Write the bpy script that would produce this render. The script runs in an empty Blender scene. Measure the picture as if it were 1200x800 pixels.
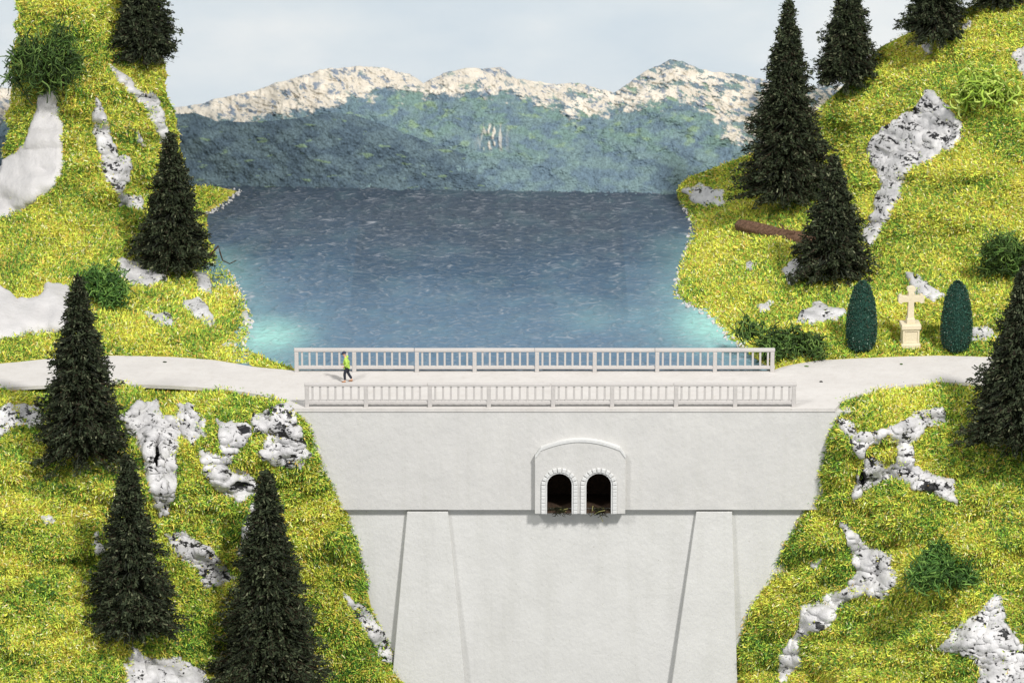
import bpy, bmesh, math, random
import numpy as np
from mathutils import Vector
from mathutils.geometry import tessellate_polygon

# ------------------------------------------------------------------ camera, world, lamps, exposure
# One unit is one metre of the place the model stands for (a walker is 1.8 units tall).
random.seed(7)
RNG = np.random.default_rng(11)
sc = bpy.context.scene
C = sc.collection
TH = math.radians(18.0)                       # the camera looks 18 degrees down on the model
DIST, FPX = 280.0, 19.4 * 280.0
FWD = np.array([0, math.cos(TH), -math.sin(TH)])
UP = np.array([0, math.sin(TH), math.cos(TH)])
CAM = -DIST * FWD + (78.0 / 19.4) * UP
cam_d = bpy.data.cameras.new('camera')
cam_d.sensor_width = 36.0
cam_d.lens = 36.0 * FPX / 1200.0
cam_d.clip_start, cam_d.clip_end = 1.0, 1500.0
cam_d.dof.use_dof = True
cam_d.dof.focus_distance = 282.0
cam_d.dof.aperture_fstop = 0.45
cam = bpy.data.objects.new('camera', cam_d)
cam.location = CAM
cam.rotation_euler = (math.pi / 2 - TH, 0, 0)
C.objects.link(cam)
sc.camera = cam

world = bpy.data.worlds.new('World')
sc.world = world
world.use_nodes = True
wb = world.node_tree.nodes['Background']
wb.inputs[0].default_value = (0.95, 0.98, 1.0, 1)
wb.inputs[1].default_value = 0.5


def lamp(name, loc, target, size, power, col):
    d = bpy.data.lights.new(name, 'AREA')
    d.shape = 'DISK'
    d.size = size
    d.energy = power
    d.color = col
    o = bpy.data.objects.new(name, d)
    o.location = loc
    o.rotation_euler = (Vector(target) - Vector(loc)).to_track_quat('-Z', 'Y').to_euler()
    C.objects.link(o)
    return o


lamp('studio_lamp_key', (135, -190, 250), (0, 10, 0), 36, 1380000, (1.0, 0.975, 0.94))
lamp('studio_lamp_fill', (-150, -170, 215), (0, 10, 0), 50, 400000, (1.0, 0.985, 0.96))

sc.view_settings.view_transform = 'Standard'
sc.view_settings.look = 'None'
sc.view_settings.exposure = 0.0
sc.view_settings.gamma = 1.0


# ------------------------------------------------------------------ helpers
def ray(px, py):
    px = np.asarray(px, float); py = np.asarray(py, float)
    d = FWD + ((400.0 - py) / FPX)[..., None] * UP
    d = d.copy()
    d[..., 0] += (px - 600.0) / FPX
    return d


def P(px, py, Y):
    """point at depth Y that a survey sight line through the photograph meets"""
    d = ray(px, py)
    t = (np.asarray(Y, float) - CAM[1]) / d[..., 1]
    return CAM + t[..., None] * d


def PZ(px, py, z):
    d = ray(px, py)
    t = (np.asarray(z, float) - CAM[2]) / d[..., 2]
    return CAM + t[..., None] * d


def YZ(px, py, z):
    return float(PZ(px, py, z)[..., 1])


def scale_at(p):
    return FPX / float(np.dot(np.asarray(p) - CAM, FWD))


_perm = np.random.default_rng(3).permutation(4096)
_grad = np.random.default_rng(4).normal(size=(4096, 2))
_grad /= np.linalg.norm(_grad, axis=1)[:, None]


def noise(x, y, seed=0):
    x = np.asarray(x, float) + seed * 17.31; y = np.asarray(y, float) - seed * 9.77
    xi = np.floor(x).astype(int); yi = np.floor(y).astype(int)
    xf = x - xi; yf = y - yi
    u = xf * xf * xf * (xf * (xf * 6 - 15) + 10); v = yf * yf * yf * (yf * (yf * 6 - 15) + 10)

    def g(ix, iy, dx, dy):
        h = _perm[(_perm[ix & 4095] + iy) & 4095]
        gr = _grad[h]
        return gr[..., 0] * dx + gr[..., 1] * dy
    a = g(xi, yi, xf, yf); b = g(xi + 1, yi, xf - 1, yf)
    c = g(xi, yi + 1, xf, yf - 1); d = g(xi + 1, yi + 1, xf - 1, yf - 1)
    return ((a * (1 - u) + b * u) * (1 - v) + (c * (1 - u) + d * u) * v) * 1.5


def fbm(x, y, seed=0, octv=4, gain=0.5):
    s = 0; a = 1.0
    for k in range(octv):
        s = s + a * noise(np.asarray(x) * 2 ** k, np.asarray(y) * 2 ** k, seed + k * 5)
        a *= gain
    return s


def ridged(x, y, seed=0, octv=4, gain=0.5):
    s = 0; a = 1.0; n = 0
    for k in range(octv):
        s = s + a * (1 - 2 * np.abs(noise(np.asarray(x) * 2 ** k, np.asarray(y) * 2 ** k, seed + k * 5)))
        n += a; a *= gain
    return s / n


def smooth(a, b, x):
    t = np.clip((x - a) / (b - a), 0, 1)
    return t * t * (3 - 2 * t)


def mesh_np(name, verts, faces, mat=None, parent=None, col=None, attrs=None, smooth_shade=False):
    """verts (n,3), faces (m,k): one mesh object"""
    verts = np.asarray(verts, np.float32); faces = np.asarray(faces, np.int32)
    me = bpy.data.meshes.new(name)
    n, (m, k) = len(verts), faces.shape
    me.vertices.add(n); me.vertices.foreach_set('co', verts.ravel())
    me.loops.add(m * k); me.loops.foreach_set('vertex_index', faces.ravel())
    me.polygons.add(m)
    me.polygons.foreach_set('loop_start', np.arange(0, m * k, k, dtype=np.int32))
    me.polygons.foreach_set('loop_total', np.full(m, k, np.int32))
    me.update(calc_edges=True)
    if col is not None:
        a = me.color_attributes.new('Col', 'FLOAT_COLOR', 'POINT')
        c4 = np.ones((n, 4), np.float32); c4[:, :3] = col
        a.data.foreach_set('color', c4.ravel())
    for key, val in (attrs or {}).items():
        a = me.attributes.new(key, 'FLOAT', 'POINT')
        a.data.foreach_set('value', np.asarray(val, np.float32))
    if smooth_shade:
        me.polygons.foreach_set('use_smooth', np.ones(m, bool))
    if mat: me.materials.append(mat)
    o = bpy.data.objects.new(name, me)
    C.objects.link(o)
    if parent: o.parent = parent
    return o


def obj_bm(name, bm, mat, parent=None, smooth_shade=False, bevel=0.0):
    if bevel:
        bmesh.ops.bevel(bm, geom=list(bm.edges), offset=bevel, segments=2, affect='EDGES', profile=0.5)
    bmesh.ops.recalc_face_normals(bm, faces=bm.faces)
    me = bpy.data.meshes.new(name)
    bm.to_mesh(me); bm.free()
    if smooth_shade:
        me.polygons.foreach_set('use_smooth', np.ones(len(me.polygons), bool))
    me.materials.append(mat)
    o = bpy.data.objects.new(name, me)
    C.objects.link(o)
    if parent: o.parent = parent
    return o


def tag(o, label, cat=None, group=None, kind=None):
    o['label'] = label
    if cat: o['category'] = cat
    if group: o['group'] = group
    if kind: o['kind'] = kind
    return o


def thing(name, loc, label, cat, group=None, rz=0.0):
    o = bpy.data.objects.new(name, None)
    o.empty_display_size = 0.5
    o.location = loc; o.rotation_euler = (0, 0, rz)
    C.objects.link(o)
    return tag(o, label, cat, group)


def add_box(bm, x0, x1, y0, y1, z0, z1):
    v = [bm.verts.new(c) for c in ((x0, y0, z0), (x1, y0, z0), (x1, y1, z0), (x0, y1, z0),
                                   (x0, y0, z1), (x1, y0, z1), (x1, y1, z1), (x0, y1, z1))]
    for f in ((0, 3, 2, 1), (4, 5, 6, 7), (0, 1, 5, 4), (1, 2, 6, 5), (2, 3, 7, 6), (3, 0, 4, 7)):
        bm.faces.new([v[i] for i in f])
    return v


def prism(bm, pts, y0, y1, ybot=None, zb=None):
    """outline pts (x,z) extruded from y0 (front) to y1; ybot = front depth at height zb for a battered face"""
    ztop = max(p[1] for p in pts)

    def fy(z):
        if ybot is None: return y0
        return y0 + (ybot - y0) * (ztop - z) / (ztop - zb)
    a = [bm.verts.new((x, fy(z), z)) for x, z in pts]
    b = [bm.verts.new((x, y1, z)) for x, z in pts]
    n = len(pts)
    for tri in tessellate_polygon([[Vector((x, z, 0)) for x, z in pts]]):
        bm.faces.new([a[i] for i in tri]); bm.faces.new([b[i] for i in tri[::-1]])
    for i in range(n):
        bm.faces.new((a[i], b[i], b[(i + 1) % n], a[(i + 1) % n]))


def lathe(bm, prof, n=24, squash=(1, 1), jitter=0.0):
    rings = []
    for r, z in prof:
        rings.append([bm.verts.new((r * squash[0] * math.cos(2 * math.pi * i / n) * (1 + random.uniform(-jitter, jitter)),
                                    r * squash[1] * math.sin(2 * math.pi * i / n) * (1 + random.uniform(-jitter, jitter)), z)) for i in range(n)])
    for a, b in zip(rings[:-1], rings[1:]):
        for i in range(n):
            bm.faces.new((a[i], a[(i + 1) % n], b[(i + 1) % n], b[i]))
    bm.faces.new(rings[0][::-1]); bm.faces.new(rings[-1])


def tubes_np(paths, radii, sides=4):
    """many polylines (N, L, 3) with radii (N, L) -> verts, faces"""
    paths = np.asarray(paths, float); N, L, _ = paths.shape
    t = np.gradient(paths, axis=1)
    t /= np.linalg.norm(t, axis=2)[..., None] + 1e-9
    ref = np.where(np.abs(t[..., 2:3]) > 0.9, np.array([1.0, 0, 0]), np.array([0, 0, 1.0]))
    s = np.cross(t, ref); s /= np.linalg.norm(s, axis=2)[..., None] + 1e-9
    w = np.cross(t, s)
    ang = np.arange(sides) * 2 * math.pi / sides
    v = paths[:, :, None] + radii[:, :, None, None] * (np.cos(ang)[None, None, :, None] * s[:, :, None] + np.sin(ang)[None, None, :, None] * w[:, :, None])
    idx = np.arange(N * L * sides).reshape(N, L, sides)
    a = idx[:, :-1]; b = idx[:, 1:]
    f = np.stack([a, np.roll(a, -1, 2), np.roll(b, -1, 2), b], -1).reshape(-1, 4)
    return v.reshape(-1, 3), f


# ------------------------------------------------------------------ materials
def new_mat(name, rough=0.8, spec=0.3):
    m = bpy.data.materials.new(name); m.use_nodes = True
    nt = m.node_tree; b = nt.nodes['Principled BSDF']
    b.inputs['Roughness'].default_value = rough
    b.inputs['Specular IOR Level'].default_value = spec
    return m, nt, b


def N(nt, kind, **kw):
    n = nt.nodes.new(kind)
    for k, v in kw.items():
        if k.startswith('i_'): n.inputs[k[2:].replace('_', ' ')].default_value = v
        else: setattr(n, k, v)
    return n


def ramp(nt, fac, stops):
    r = nt.nodes.new('ShaderNodeValToRGB')
    el = r.color_ramp.elements
    while len(el) < len(stops): el.new(0.5)
    for e, (p, c) in zip(el, stops):
        e.position = p; e.color = (*c, 1)
    nt.links.new(fac, r.inputs[0])
    return r.outputs[0]


def noise_tex(nt, scale, detail=4, rough=0.55, vec=None, stretch=None):
    tc = nt.nodes.new('ShaderNodeTexCoord')
    out = tc.outputs['Object']
    if stretch:
        mp = nt.nodes.new('ShaderNodeMapping'); mp.inputs['Scale'].default_value = stretch
        nt.links.new(out, mp.inputs[0]); out = mp.outputs[0]
    n = nt.nodes.new('ShaderNodeTexNoise')
    n.inputs['Scale'].default_value = scale; n.inputs['Detail'].default_value = detail; n.inputs['Roughness'].default_value = rough
    nt.links.new(out, n.inputs['Vector'])
    return n.outputs['Fac']


def mixc(nt, fac, a, b, mode='MIX'):
    m = nt.nodes.new('ShaderNodeMix'); m.data_type = 'RGBA'; m.blend_type = mode
    for s, v in ((0, fac), (6, a), (7, b)):
        if isinstance(v, (int, float)): m.inputs[s].default_value = v
        elif isinstance(v, tuple): m.inputs[s].default_value = (*v, 1)
        else: nt.links.new(v, m.inputs[s])
    return m.outputs[2]


def bump(nt, b, h, strength=0.3, dist=0.1):
    n = nt.nodes.new('ShaderNodeBump'); n.inputs['Strength'].default_value = strength; n.inputs['Distance'].default_value = dist
    nt.links.new(h, n.inputs['Height']); nt.links.new(n.outputs[0], b.inputs['Normal'])


def col_mat(name, rough=0.7, spec=0.3):
    m, nt, b = new_mat(name, rough, spec)
    a = nt.nodes.new('ShaderNodeVertexColor'); a.layer_name = 'Col'
    nt.links.new(a.outputs[0], b.inputs['Base Color'])
    return m


def plaster_mat(name, c0, c1, rough=0.75, stain=None, bscale=5.0, bstr=0.35):
    m, nt, b = new_mat(name, rough, 0.25)
    c = ramp(nt, noise_tex(nt, 0.5, 6), [(0.3, c0), (0.7, c1)])
    g = ramp(nt, noise_tex(nt, 14, 3), [(0.35, (0.93,) * 3), (0.6, (1, 1, 1))])
    c = mixc(nt, 1.0, c, g, 'MULTIPLY')
    if stain:
        s = ramp(nt, noise_tex(nt, 0.9, 5, 0.6, stretch=(1.6, 1.6, 0.12)), [(0.5, (1, 1, 1)), (0.72, stain)])
        c = mixc(nt, 1.0, c, s, 'MULTIPLY')
        sp = ramp(nt, noise_tex(nt, 7.0, 2, 0.5), [(0.735, (1, 1, 1)), (0.76, (0.55, 0.52, 0.46))])
        c = mixc(nt, 0.7, c, sp, 'MULTIPLY')
    nt.links.new(c, b.inputs['Base Color'])
    mx = nt.nodes.new('ShaderNodeMath'); mx.operation = 'ADD'
    nt.links.new(noise_tex(nt, bscale, 5, 0.6, stretch=(1, 1, 0.7)), mx.inputs[0])
    nt.links.new(noise_tex(nt, bscale * 0.22, 2), mx.inputs[1])
    bump(nt, b, mx.outputs[0], bstr, 0.16)
    return m


M_DAM = plaster_mat('dam_paint', (0.57, 0.565, 0.545), (0.615, 0.61, 0.59), stain=(0.94, 0.94, 0.93), bstr=0.22)
M_CREST = plaster_mat('crest_paint', (0.53, 0.522, 0.505), (0.58, 0.57, 0.55), bscale=3.0, bstr=0.28, stain=(0.96, 0.96, 0.95))
M_ROAD = plaster_mat('road_paint', (0.545, 0.52, 0.495), (0.595, 0.57, 0.545), rough=0.85, bscale=2.2, bstr=0.25, stain=(0.93, 0.92, 0.91))
M_RAIL = plaster_mat('railing_plastic', (0.47, 0.445, 0.425), (0.53, 0.505, 0.485), rough=0.5, bscale=9, bstr=0.15)
M_TRIM = plaster_mat('portal_trim', (0.58, 0.58, 0.57), (0.64, 0.64, 0.63), rough=0.6, bscale=9, bstr=0.2)
M_PLASTER = plaster_mat('bare_plaster', (0.50, 0.485, 0.48), (0.57, 0.555, 0.55), rough=0.55, bscale=2.6, bstr=0.5)
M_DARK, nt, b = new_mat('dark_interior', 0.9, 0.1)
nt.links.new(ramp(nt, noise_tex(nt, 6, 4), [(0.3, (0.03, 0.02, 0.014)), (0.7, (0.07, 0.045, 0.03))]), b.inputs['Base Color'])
M_CREAM = plaster_mat('cream_stone', (0.66, 0.575, 0.40), (0.71, 0.63, 0.455), rough=0.65, bscale=8, bstr=0.2)

# rock: white plaster with black paint dabbed into it
M_ROCK, nt, b = new_mat('painted_rock', 0.42, 0.4)
c = ramp(nt, noise_tex(nt, 0.8, 6), [(0.28, (0.36, 0.355, 0.36)), (0.52, (0.54, 0.53, 0.53)), (0.75, (0.70, 0.69, 0.68))])
wash = nt.nodes.new('ShaderNodeAttribute'); wash.attribute_name = 'dab'
ad = nt.nodes.new('ShaderNodeMath'); ad.operation = 'ADD'
nt.links.new(noise_tex(nt, 3.2, 5, 0.65, stretch=(1, 1, 1.9)), ad.inputs[0]); nt.links.new(wash.outputs['Fac'], ad.inputs[1])
k = ramp(nt, ad.outputs[0], [(0.625, (1, 1, 1)), (0.65, (0.025, 0.025, 0.028))])
c = mixc(nt, 1.0, c, k, 'MULTIPLY')
nt.links.new(c, b.inputs['Base Color'])
bump(nt, b, noise_tex(nt, 4.5, 6, 0.65), 0.5, 0.15)

# soil: flock-coloured ground under the grass fibres, plaster showing here and there
M_SOIL, nt, b = new_mat('flocked_ground', 0.9, 0.1)
c = ramp(nt, noise_tex(nt, 5.5, 5, 0.7), [(0.30, (0.10, 0.15, 0.02)), (0.45, (0.40, 0.40, 0.06)), (0.58, (0.55, 0.48, 0.10)), (0.72, (0.62, 0.58, 0.40))])
nt.links.new(c, b.inputs['Base Color'])
bump(nt, b, noise_tex(nt, 6, 5, 0.7), 0.8, 0.2)

M_GRASS = col_mat('grass_fibre', 0.8, 0.08)
M_NEEDLE = col_mat('spruce_flock', 0.75, 0.2)
M_LICHEN = col_mat('lichen_bush', 0.6, 0.3)
M_CYP = col_mat('cypress_flock', 0.9, 0.1)
M_MOUNT = col_mat('mountain_colours', 0.95, 0.05)
M_TRUNK, nt, b = new_mat('trunk_wire', 0.8, 0.2)
nt.links.new(ramp(nt, noise_tex(nt, 5, 4), [(0.3, (0.03, 0.02, 0.012)), (0.7, (0.08, 0.05, 0.03))]), b.inputs['Base Color'])
M_BARK, nt, b = new_mat('log_bark', 0.8, 0.2)
nb = noise_tex(nt, 3.5, 6, 0.7, stretch=(0.35, 2.2, 2.2))
nt.links.new(ramp(nt, nb, [(0.3, (0.04, 0.02, 0.012)), (0.5, (0.17, 0.095, 0.058)), (0.75, (0.30, 0.18, 0.115))]), b.inputs['Base Color'])
bump(nt, b, nb, 1.0, 0.15)

# ------------------------------------------------------------------ sky board and mountain relief at the back of the model
WATER_Z = -0.4
M_SKY, nt, b = new_mat('sky_board_paint', 0.95, 0.0)
cl = noise_tex(nt, 0.045, 5, 0.5, stretch=(1, 1, 2.2))
nt.links.new(ramp(nt, cl, [(0.35, (0.49, 0.565, 0.64)), (0.52, (0.57, 0.625, 0.675)), (0.68, (0.68, 0.70, 0.72))]), b.inputs['Base Color'])
bm = bmesh.new(); add_box(bm, -85, 85, 72, 72.6, -8, 34)
tag(obj_bm('sky', bm, M_SKY), 'pale grey-blue sky board standing behind the mountains', kind='structure')


def interp(x, pts):
    xs, ys = zip(*pts)
    return np.interp(x, xs, ys)


LAKE_END = [(-450, 212), (-200, 214), (220, 217), (800, 229), (1350, 240)]


def relief(name, ridge, base_off, rise_back, x0, x1, nx, ny, colour_fn, label, seed, amp, ridge_rough=1.6):
    px = np.linspace(x0, x1, nx)
    top = interp(px, ridge) + ridge_rough * fbm(px / 22.0, px * 0 + seed, seed, 5, 0.62)
    t = np.linspace(0, 1, ny)[:, None]
    PX = np.repeat(px[None], ny, 0)
    base_py = interp(px, LAKE_END) + base_off
    y_base = PZ(px, base_py, WATER_Z)[:, 1][None]; y_ridge = y_base + rise_back
    top = np.minimum(top, base_py - .5)
    PY = top[None] + (base_py - top[None]) * t
    Yd = y_ridge + (y_base - y_ridge) * t ** 0.85
    prof = np.sin(np.clip(t, 0, 1) * math.pi) ** 0.6
    wx = PX + 9 * fbm(PX / 40, PY / 40, seed + 50, 2)
    gul = .62 * ridged(wx / 120 - PY / 70, PY / 190, seed + 2, 2, .45) + .38 * ridged(wx / 44 + PY / 90, PY / 80, seed, 4, 0.5)
    Yd = Yd - amp * prof * (gul - 0.35) + 0.12 * fbm(PX / 9, PY / 9, seed + 9, 3)
    col, Yd = colour_fn(PX, PY, t + 0 * PX, gul, Yd)
    pts = P(PX, PY, Yd)
    back = pts[0].copy(); back[:, 1] += 3.0; back[:, 2] -= 3.0            # the far side of the ridge
    back2 = pts[0].copy(); back2[:, 1] += 5.0; back2[:, 2] = WATER_Z - 1
    foot = pts[-1].copy(); foot[:, 2] = WATER_Z - 0.8
    V = np.concatenate([back2[None], back[None], pts, foot[None]], 0)
    K = np.concatenate([col[:1], col[:1], col, col[-1:]], 0)
    R, Q = V.shape[:2]
    idx = np.arange(R * Q).reshape(R, Q)
    f = np.stack([idx[:-1, :-1], idx[1:, :-1], idx[1:, 1:], idx[:-1, 1:]], -1).reshape(-1, 4)
    return tag(mesh_np(name, V.reshape(-1, 3), f, M_MOUNT, col=K.reshape(-1, 3), smooth_shade=False), label, kind='structure')


HAZED_FOREST_A, HAZED_FOREST_B = np.array([0.125, 0.18, 0.225]), np.array([0.16, 0.23, 0.24])  # distance haze is mixed into these forest colours as blue
MEADOW = np.array([0.23, 0.32, 0.20]); LIME = np.array([0.60, 0.55, 0.47]); LIME_SHADE = np.array([0.20, 0.24, 0.30])  # the last, bluish tone paints shadow into the limestone


def lerp(a, b, f):
    return a + (b - a) * f[..., None]


# where the limestone gives way to forest along the range
ROCKLINE = [(-450, 150), (-150, 150), (60, 150), (200, 147), (290, 143), (345, 131), (385, 124), (430, 110), (480, 106), (530, 108), (600, 107), (640, 122),
            (680, 136), (715, 133), (735, 126), (760, 122), (800, 118), (830, 134), (850, 158), (870, 172), (900, 172), (1350, 168)]


def col_range(PX, PY, t, gul, Yd):
    rl = interp(PX, ROCKLINE) + 10 * fbm(PX / 24, PY / 14, 21, 5, 0.75)
    f = smooth(-4, 4, PY - rl)
    # forested shelves cutting through the rock on the right half and rock bands dropping into the forest
    cut = fbm(PX / 17 - PY / 16, PY / 12, 31, 5, 0.75)
    f = np.clip(f + smooth(0.14, 0.34, cut) * smooth(600, 680, PX) * 0.95 + smooth(0.62, 0.85, cut) * 0.7 * (PX <= 640), 0, 1)
    gully = np.exp(-((PX - 577) / 12) ** 2) * smooth(143, 150, PY) * (1 - smooth(172, 180, PY)) * smooth(0.0, 0.25, noise(PX / 4.2, PY / 14, 77))
    f = f * (1 - gully)
    rock = lerp(LIME, LIME_SHADE, smooth(0.22, 0.62, fbm(PX / 14 - PY / 22 + .6 * noise(PX / 30, PY / 20, 43), PY / 12, 41, 5, 0.78)))
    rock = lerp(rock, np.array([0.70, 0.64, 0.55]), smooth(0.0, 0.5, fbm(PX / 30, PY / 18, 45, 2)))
    wood = lerp(HAZED_FOREST_A, HAZED_FOREST_B, smooth(-0.35, 0.45, fbm(PX / 26, PY / 16, 51, 3)))
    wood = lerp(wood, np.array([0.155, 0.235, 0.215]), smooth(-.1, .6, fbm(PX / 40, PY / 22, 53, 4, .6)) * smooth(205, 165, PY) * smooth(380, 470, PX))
    wood = lerp(wood, MEADOW, smooth(0.3, 0.75, fbm(PX / 22, PY / 12, 57, 4)) * smooth(205, 150, PY) * 0.8 * smooth(330, 420, PX))
    stip = np.random.default_rng(5).normal(size=PX.shape)
    wood = wood * (1 + 0.10 * stip + .26 * noise(PX / 2.1, PY / 2.3, 67) + .2 * noise(PX / 5, PY / 5, 68))[..., None]
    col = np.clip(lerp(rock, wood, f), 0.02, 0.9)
    Yd = Yd - 0.10 * f * (noise(PX / 1.9, PY / 1.9, 61)) - (1 - f) * 0.55 * (ridged(PX / 27 - PY / 40 + .7 * noise(PX / 35, PY / 25, 65), PY / 30, 63, 5, 0.75) - 0.3)
    return col, Yd


RIDGE = [(-450, 110), (-300, 92), (-150, 96), (0, 102), (60, 112), (195, 126), (238, 122), (262, 114), (300, 105), (340, 93), (375, 82), (410, 78), (450, 80), (480, 87), (496, 98),
         (520, 86), (555, 79), (588, 80), (606, 92), (640, 97), (680, 99), (706, 105), (719, 109), (735, 99), (760, 82), (784, 71), (800, 72),
         (820, 81), (850, 86), (890, 93), (930, 104), (1000, 100), (1350, 90), (1650, 105)]
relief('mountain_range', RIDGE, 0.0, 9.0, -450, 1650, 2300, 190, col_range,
       'limestone mountain range with bare pale summits above forest tinted with painted blue haze', 2, 1.3)


def col_hill(PX, PY, t, gul, Yd):
    wood = lerp(np.array([0.074, 0.108, 0.138]), np.array([0.104, 0.148, 0.17]), smooth(-0.4, 0.5, fbm(PX / 30, PY / 18, 151, 3)))  # foothill forest tones include painted blue haze
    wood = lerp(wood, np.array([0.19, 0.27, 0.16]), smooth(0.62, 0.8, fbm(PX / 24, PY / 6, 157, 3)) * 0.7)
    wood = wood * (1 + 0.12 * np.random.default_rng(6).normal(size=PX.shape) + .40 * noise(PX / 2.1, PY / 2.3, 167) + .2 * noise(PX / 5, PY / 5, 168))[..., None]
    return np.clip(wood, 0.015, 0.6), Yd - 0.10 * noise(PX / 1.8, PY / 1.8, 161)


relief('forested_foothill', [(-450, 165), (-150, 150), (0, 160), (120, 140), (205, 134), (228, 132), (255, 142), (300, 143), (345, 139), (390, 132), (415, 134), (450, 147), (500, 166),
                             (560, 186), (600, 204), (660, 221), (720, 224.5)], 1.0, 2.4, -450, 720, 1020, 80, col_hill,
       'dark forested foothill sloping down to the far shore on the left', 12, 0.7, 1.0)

# ------------------------------------------------------------------ terrain patches
class Patch:
    def __init__(s, ctrl):
        pts = []
        for px, py, kind, v in ctrl:
            pts.append((px / 100.0, py / 100.0, YZ(px, py, v) if kind == 'z' else v))
        A = np.array(pts); s.xy = A[:, :2]; n = len(A)
        K = s.kern(np.linalg.norm(s.xy[:, None] - s.xy[None], axis=2)) + 0.02 * np.eye(n)
        Pm = np.c_[np.ones(n), s.xy]
        L = np.block([[K, Pm], [Pm.T, np.zeros((3, 3))]])
        w = np.linalg.solve(L, np.r_[A[:, 2], np.zeros(3)])
        s.w, s.a = w[:n], w[n:]

    @staticmethod
    def kern(r):
        return r * r * np.log(r + 1e-9)

    def base(s, px, py):
        q = np.stack([np.asarray(px, float) / 100, np.asarray(py, float) / 100], -1)
        sh = q.shape[:-1]; q = q.reshape(-1, 2)
        out = np.empty(len(q))
        for i in range(0, len(q), 20000):
            qq = q[i:i + 20000]
            out[i:i + 20000] = s.kern(np.linalg.norm(qq[:, None] - s.xy[None], axis=2)) @ s.w + s.a[0] + qq @ s.a[1:]
        return out.reshape(sh)

    def depth(s, px, py):
        px = np.asarray(px, float); py = np.asarray(py, float)
        lump = 0.75 * fbm(px / 80, py / 55, 201, 3) + 0.6 * fbm(px / 90 + py / 160, py / 36, 207, 2) + s.fine * 0.20 * fbm(px / 15, py / 11, 205, 3)
        return s.base(px, py) + lump * s.fade(px, py)

    edge = None
    fine = 1.0

    def fade(s, px, py):
        return 1.0 if s.edge is None else .12 + .88 * smooth(2, 26, s.edge(px, py))

    def pt(s, px, py):
        return P(px, py, s.depth(px, py))


# outlines measured along rows: road edges, shores, silhouettes
FAR_L = [(-200, 432), (0, 426), (50, 421), (130, 416.5), (200, 418), (250, 421.5), (300, 430), (345, 434)]
NEAR_L = [(-200, 460), (0, 454), (60, 451), (140, 449.5), (210, 452), (260, 455.5), (300, 461), (325, 468), (345, 478)]
FAR_R = [(905, 434), (920, 428.5), (960, 422), (1000, 420), (1050, 418), (1100, 416.5), (1155, 418), (1400, 420)]
NEAR_R = [(978, 480), (984, 470), (1000, 464), (1030, 456), (1060, 450.5), (1100, 447.5), (1140, 448), (1400, 450)]

UL = Patch([(-150, 428, 'z', .03), (0, 426, 'z', .03), (130, 416, 'z', .03), (250, 421, 'z', .03), (340, 433, 'z', .03),
            (-150, 442, 'z', -.7), (0, 440, 'z', -.7), (130, 431, 'z', -.7), (250, 436, 'z', -.7), (340, 446, 'z', -.7),
            (286, 406, 'z', WATER_Z), (297, 376, 'z', WATER_Z), (284, 345, 'z', WATER_Z), (270, 320, 'z', WATER_Z), (254, 300, 'z', WATER_Z), (308, 424, 'z', -.02),
            (242, 270, 'Y', 35), (0, 385, 'z', .9), (100, 385, 'z', .7), (200, 382, 'z', .5), (255, 385, 'z', .3), (-150, 390, 'z', 1.0),
            (0, 330, 'Y', 20), (-150, 320, 'Y', 20), (80, 300, 'Y', 24), (150, 300, 'Y', 27.5), (205, 318, 'z', .5), (150, 350, 'z', 1.0),
            (100, 200, 'Y', 31), (100, 100, 'Y', 34), (100, 0, 'Y', 37), (20, 100, 'Y', 36.5), (198, 100, 'Y', 37), (185, 0, 'Y', 40), (20, 0, 'Y', 39),
            (0, 250, 'Y', 30), (6, 180, 'Y', 34.5), (212, 190, 'Y', 36), (220, 250, 'Y', 35), (100, -80, 'Y', 40), (-150, 265, 'Y', 28)])
UR = Patch([(905, 433, 'z', .03), (960, 421.5, 'z', .03), (1050, 417.5, 'z', .03), (1155, 417.5, 'z', .03), (1350, 419, 'z', .03),
            (905, 446, 'z', -.7), (960, 436, 'z', -.7), (1050, 432, 'z', -.7), (1155, 432, 'z', -.7), (1350, 434, 'z', -.7),
            (795, 234, 'z', WATER_Z), (810, 262, 'z', WATER_Z), (806, 285, 'z', WATER_Z), (795, 310, 'z', WATER_Z), (790, 345, 'z', WATER_Z),
            (830, 370, 'z', WATER_Z), (850, 395, 'z', WATER_Z), (870, 409, 'z', WATER_Z), (800, 214, 'Y', 46), (880, 180, 'Y', 43), (985, 105, 'Y', 42.5), (1060, 44, 'Y', 43),
            (1190, -20, 'Y', 42), (1300, -60, 'Y', 42), (1350, 60, 'Y', 33), (1200, 100, 'Y', 31.5), (1100, 200, 'Y', 28.5), (1200, 200, 'Y', 25), (1350, 200, 'Y', 23), (950, 250, 'Y', 33),
            (900, 300, 'Y', 27.5), (850, 330, 'z', .3), (1000, 330, 'Y', 21), (1100, 330, 'Y', 19), (1200, 330, 'Y', 17.5), (1350, 330, 'Y', 16), (900, 395, 'z', .2),
            (1009, 408, 'z', .3), (1065, 403, 'z', .3), (1120, 406, 'z', .3), (1300, 400, 'z', .5), (950, 390, 'z', .6)])
DAM_L = [(440, 330), (470, 340), (480, 346), (520, 362), (560, 378), (597, 392), (600, 398), (640, 412), (680, 424), (700, 416), (740, 440), (775, 460), (800, 480), (900, 540)]
DAM_R = [(440, 990), (485, 992), (500, 985), (520, 975), (545, 968), (575, 962), (597, 954), (620, 937), (650, 920), (690, 905), (720, 882), (750, 874), (800, 864), (900, 840)]
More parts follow.
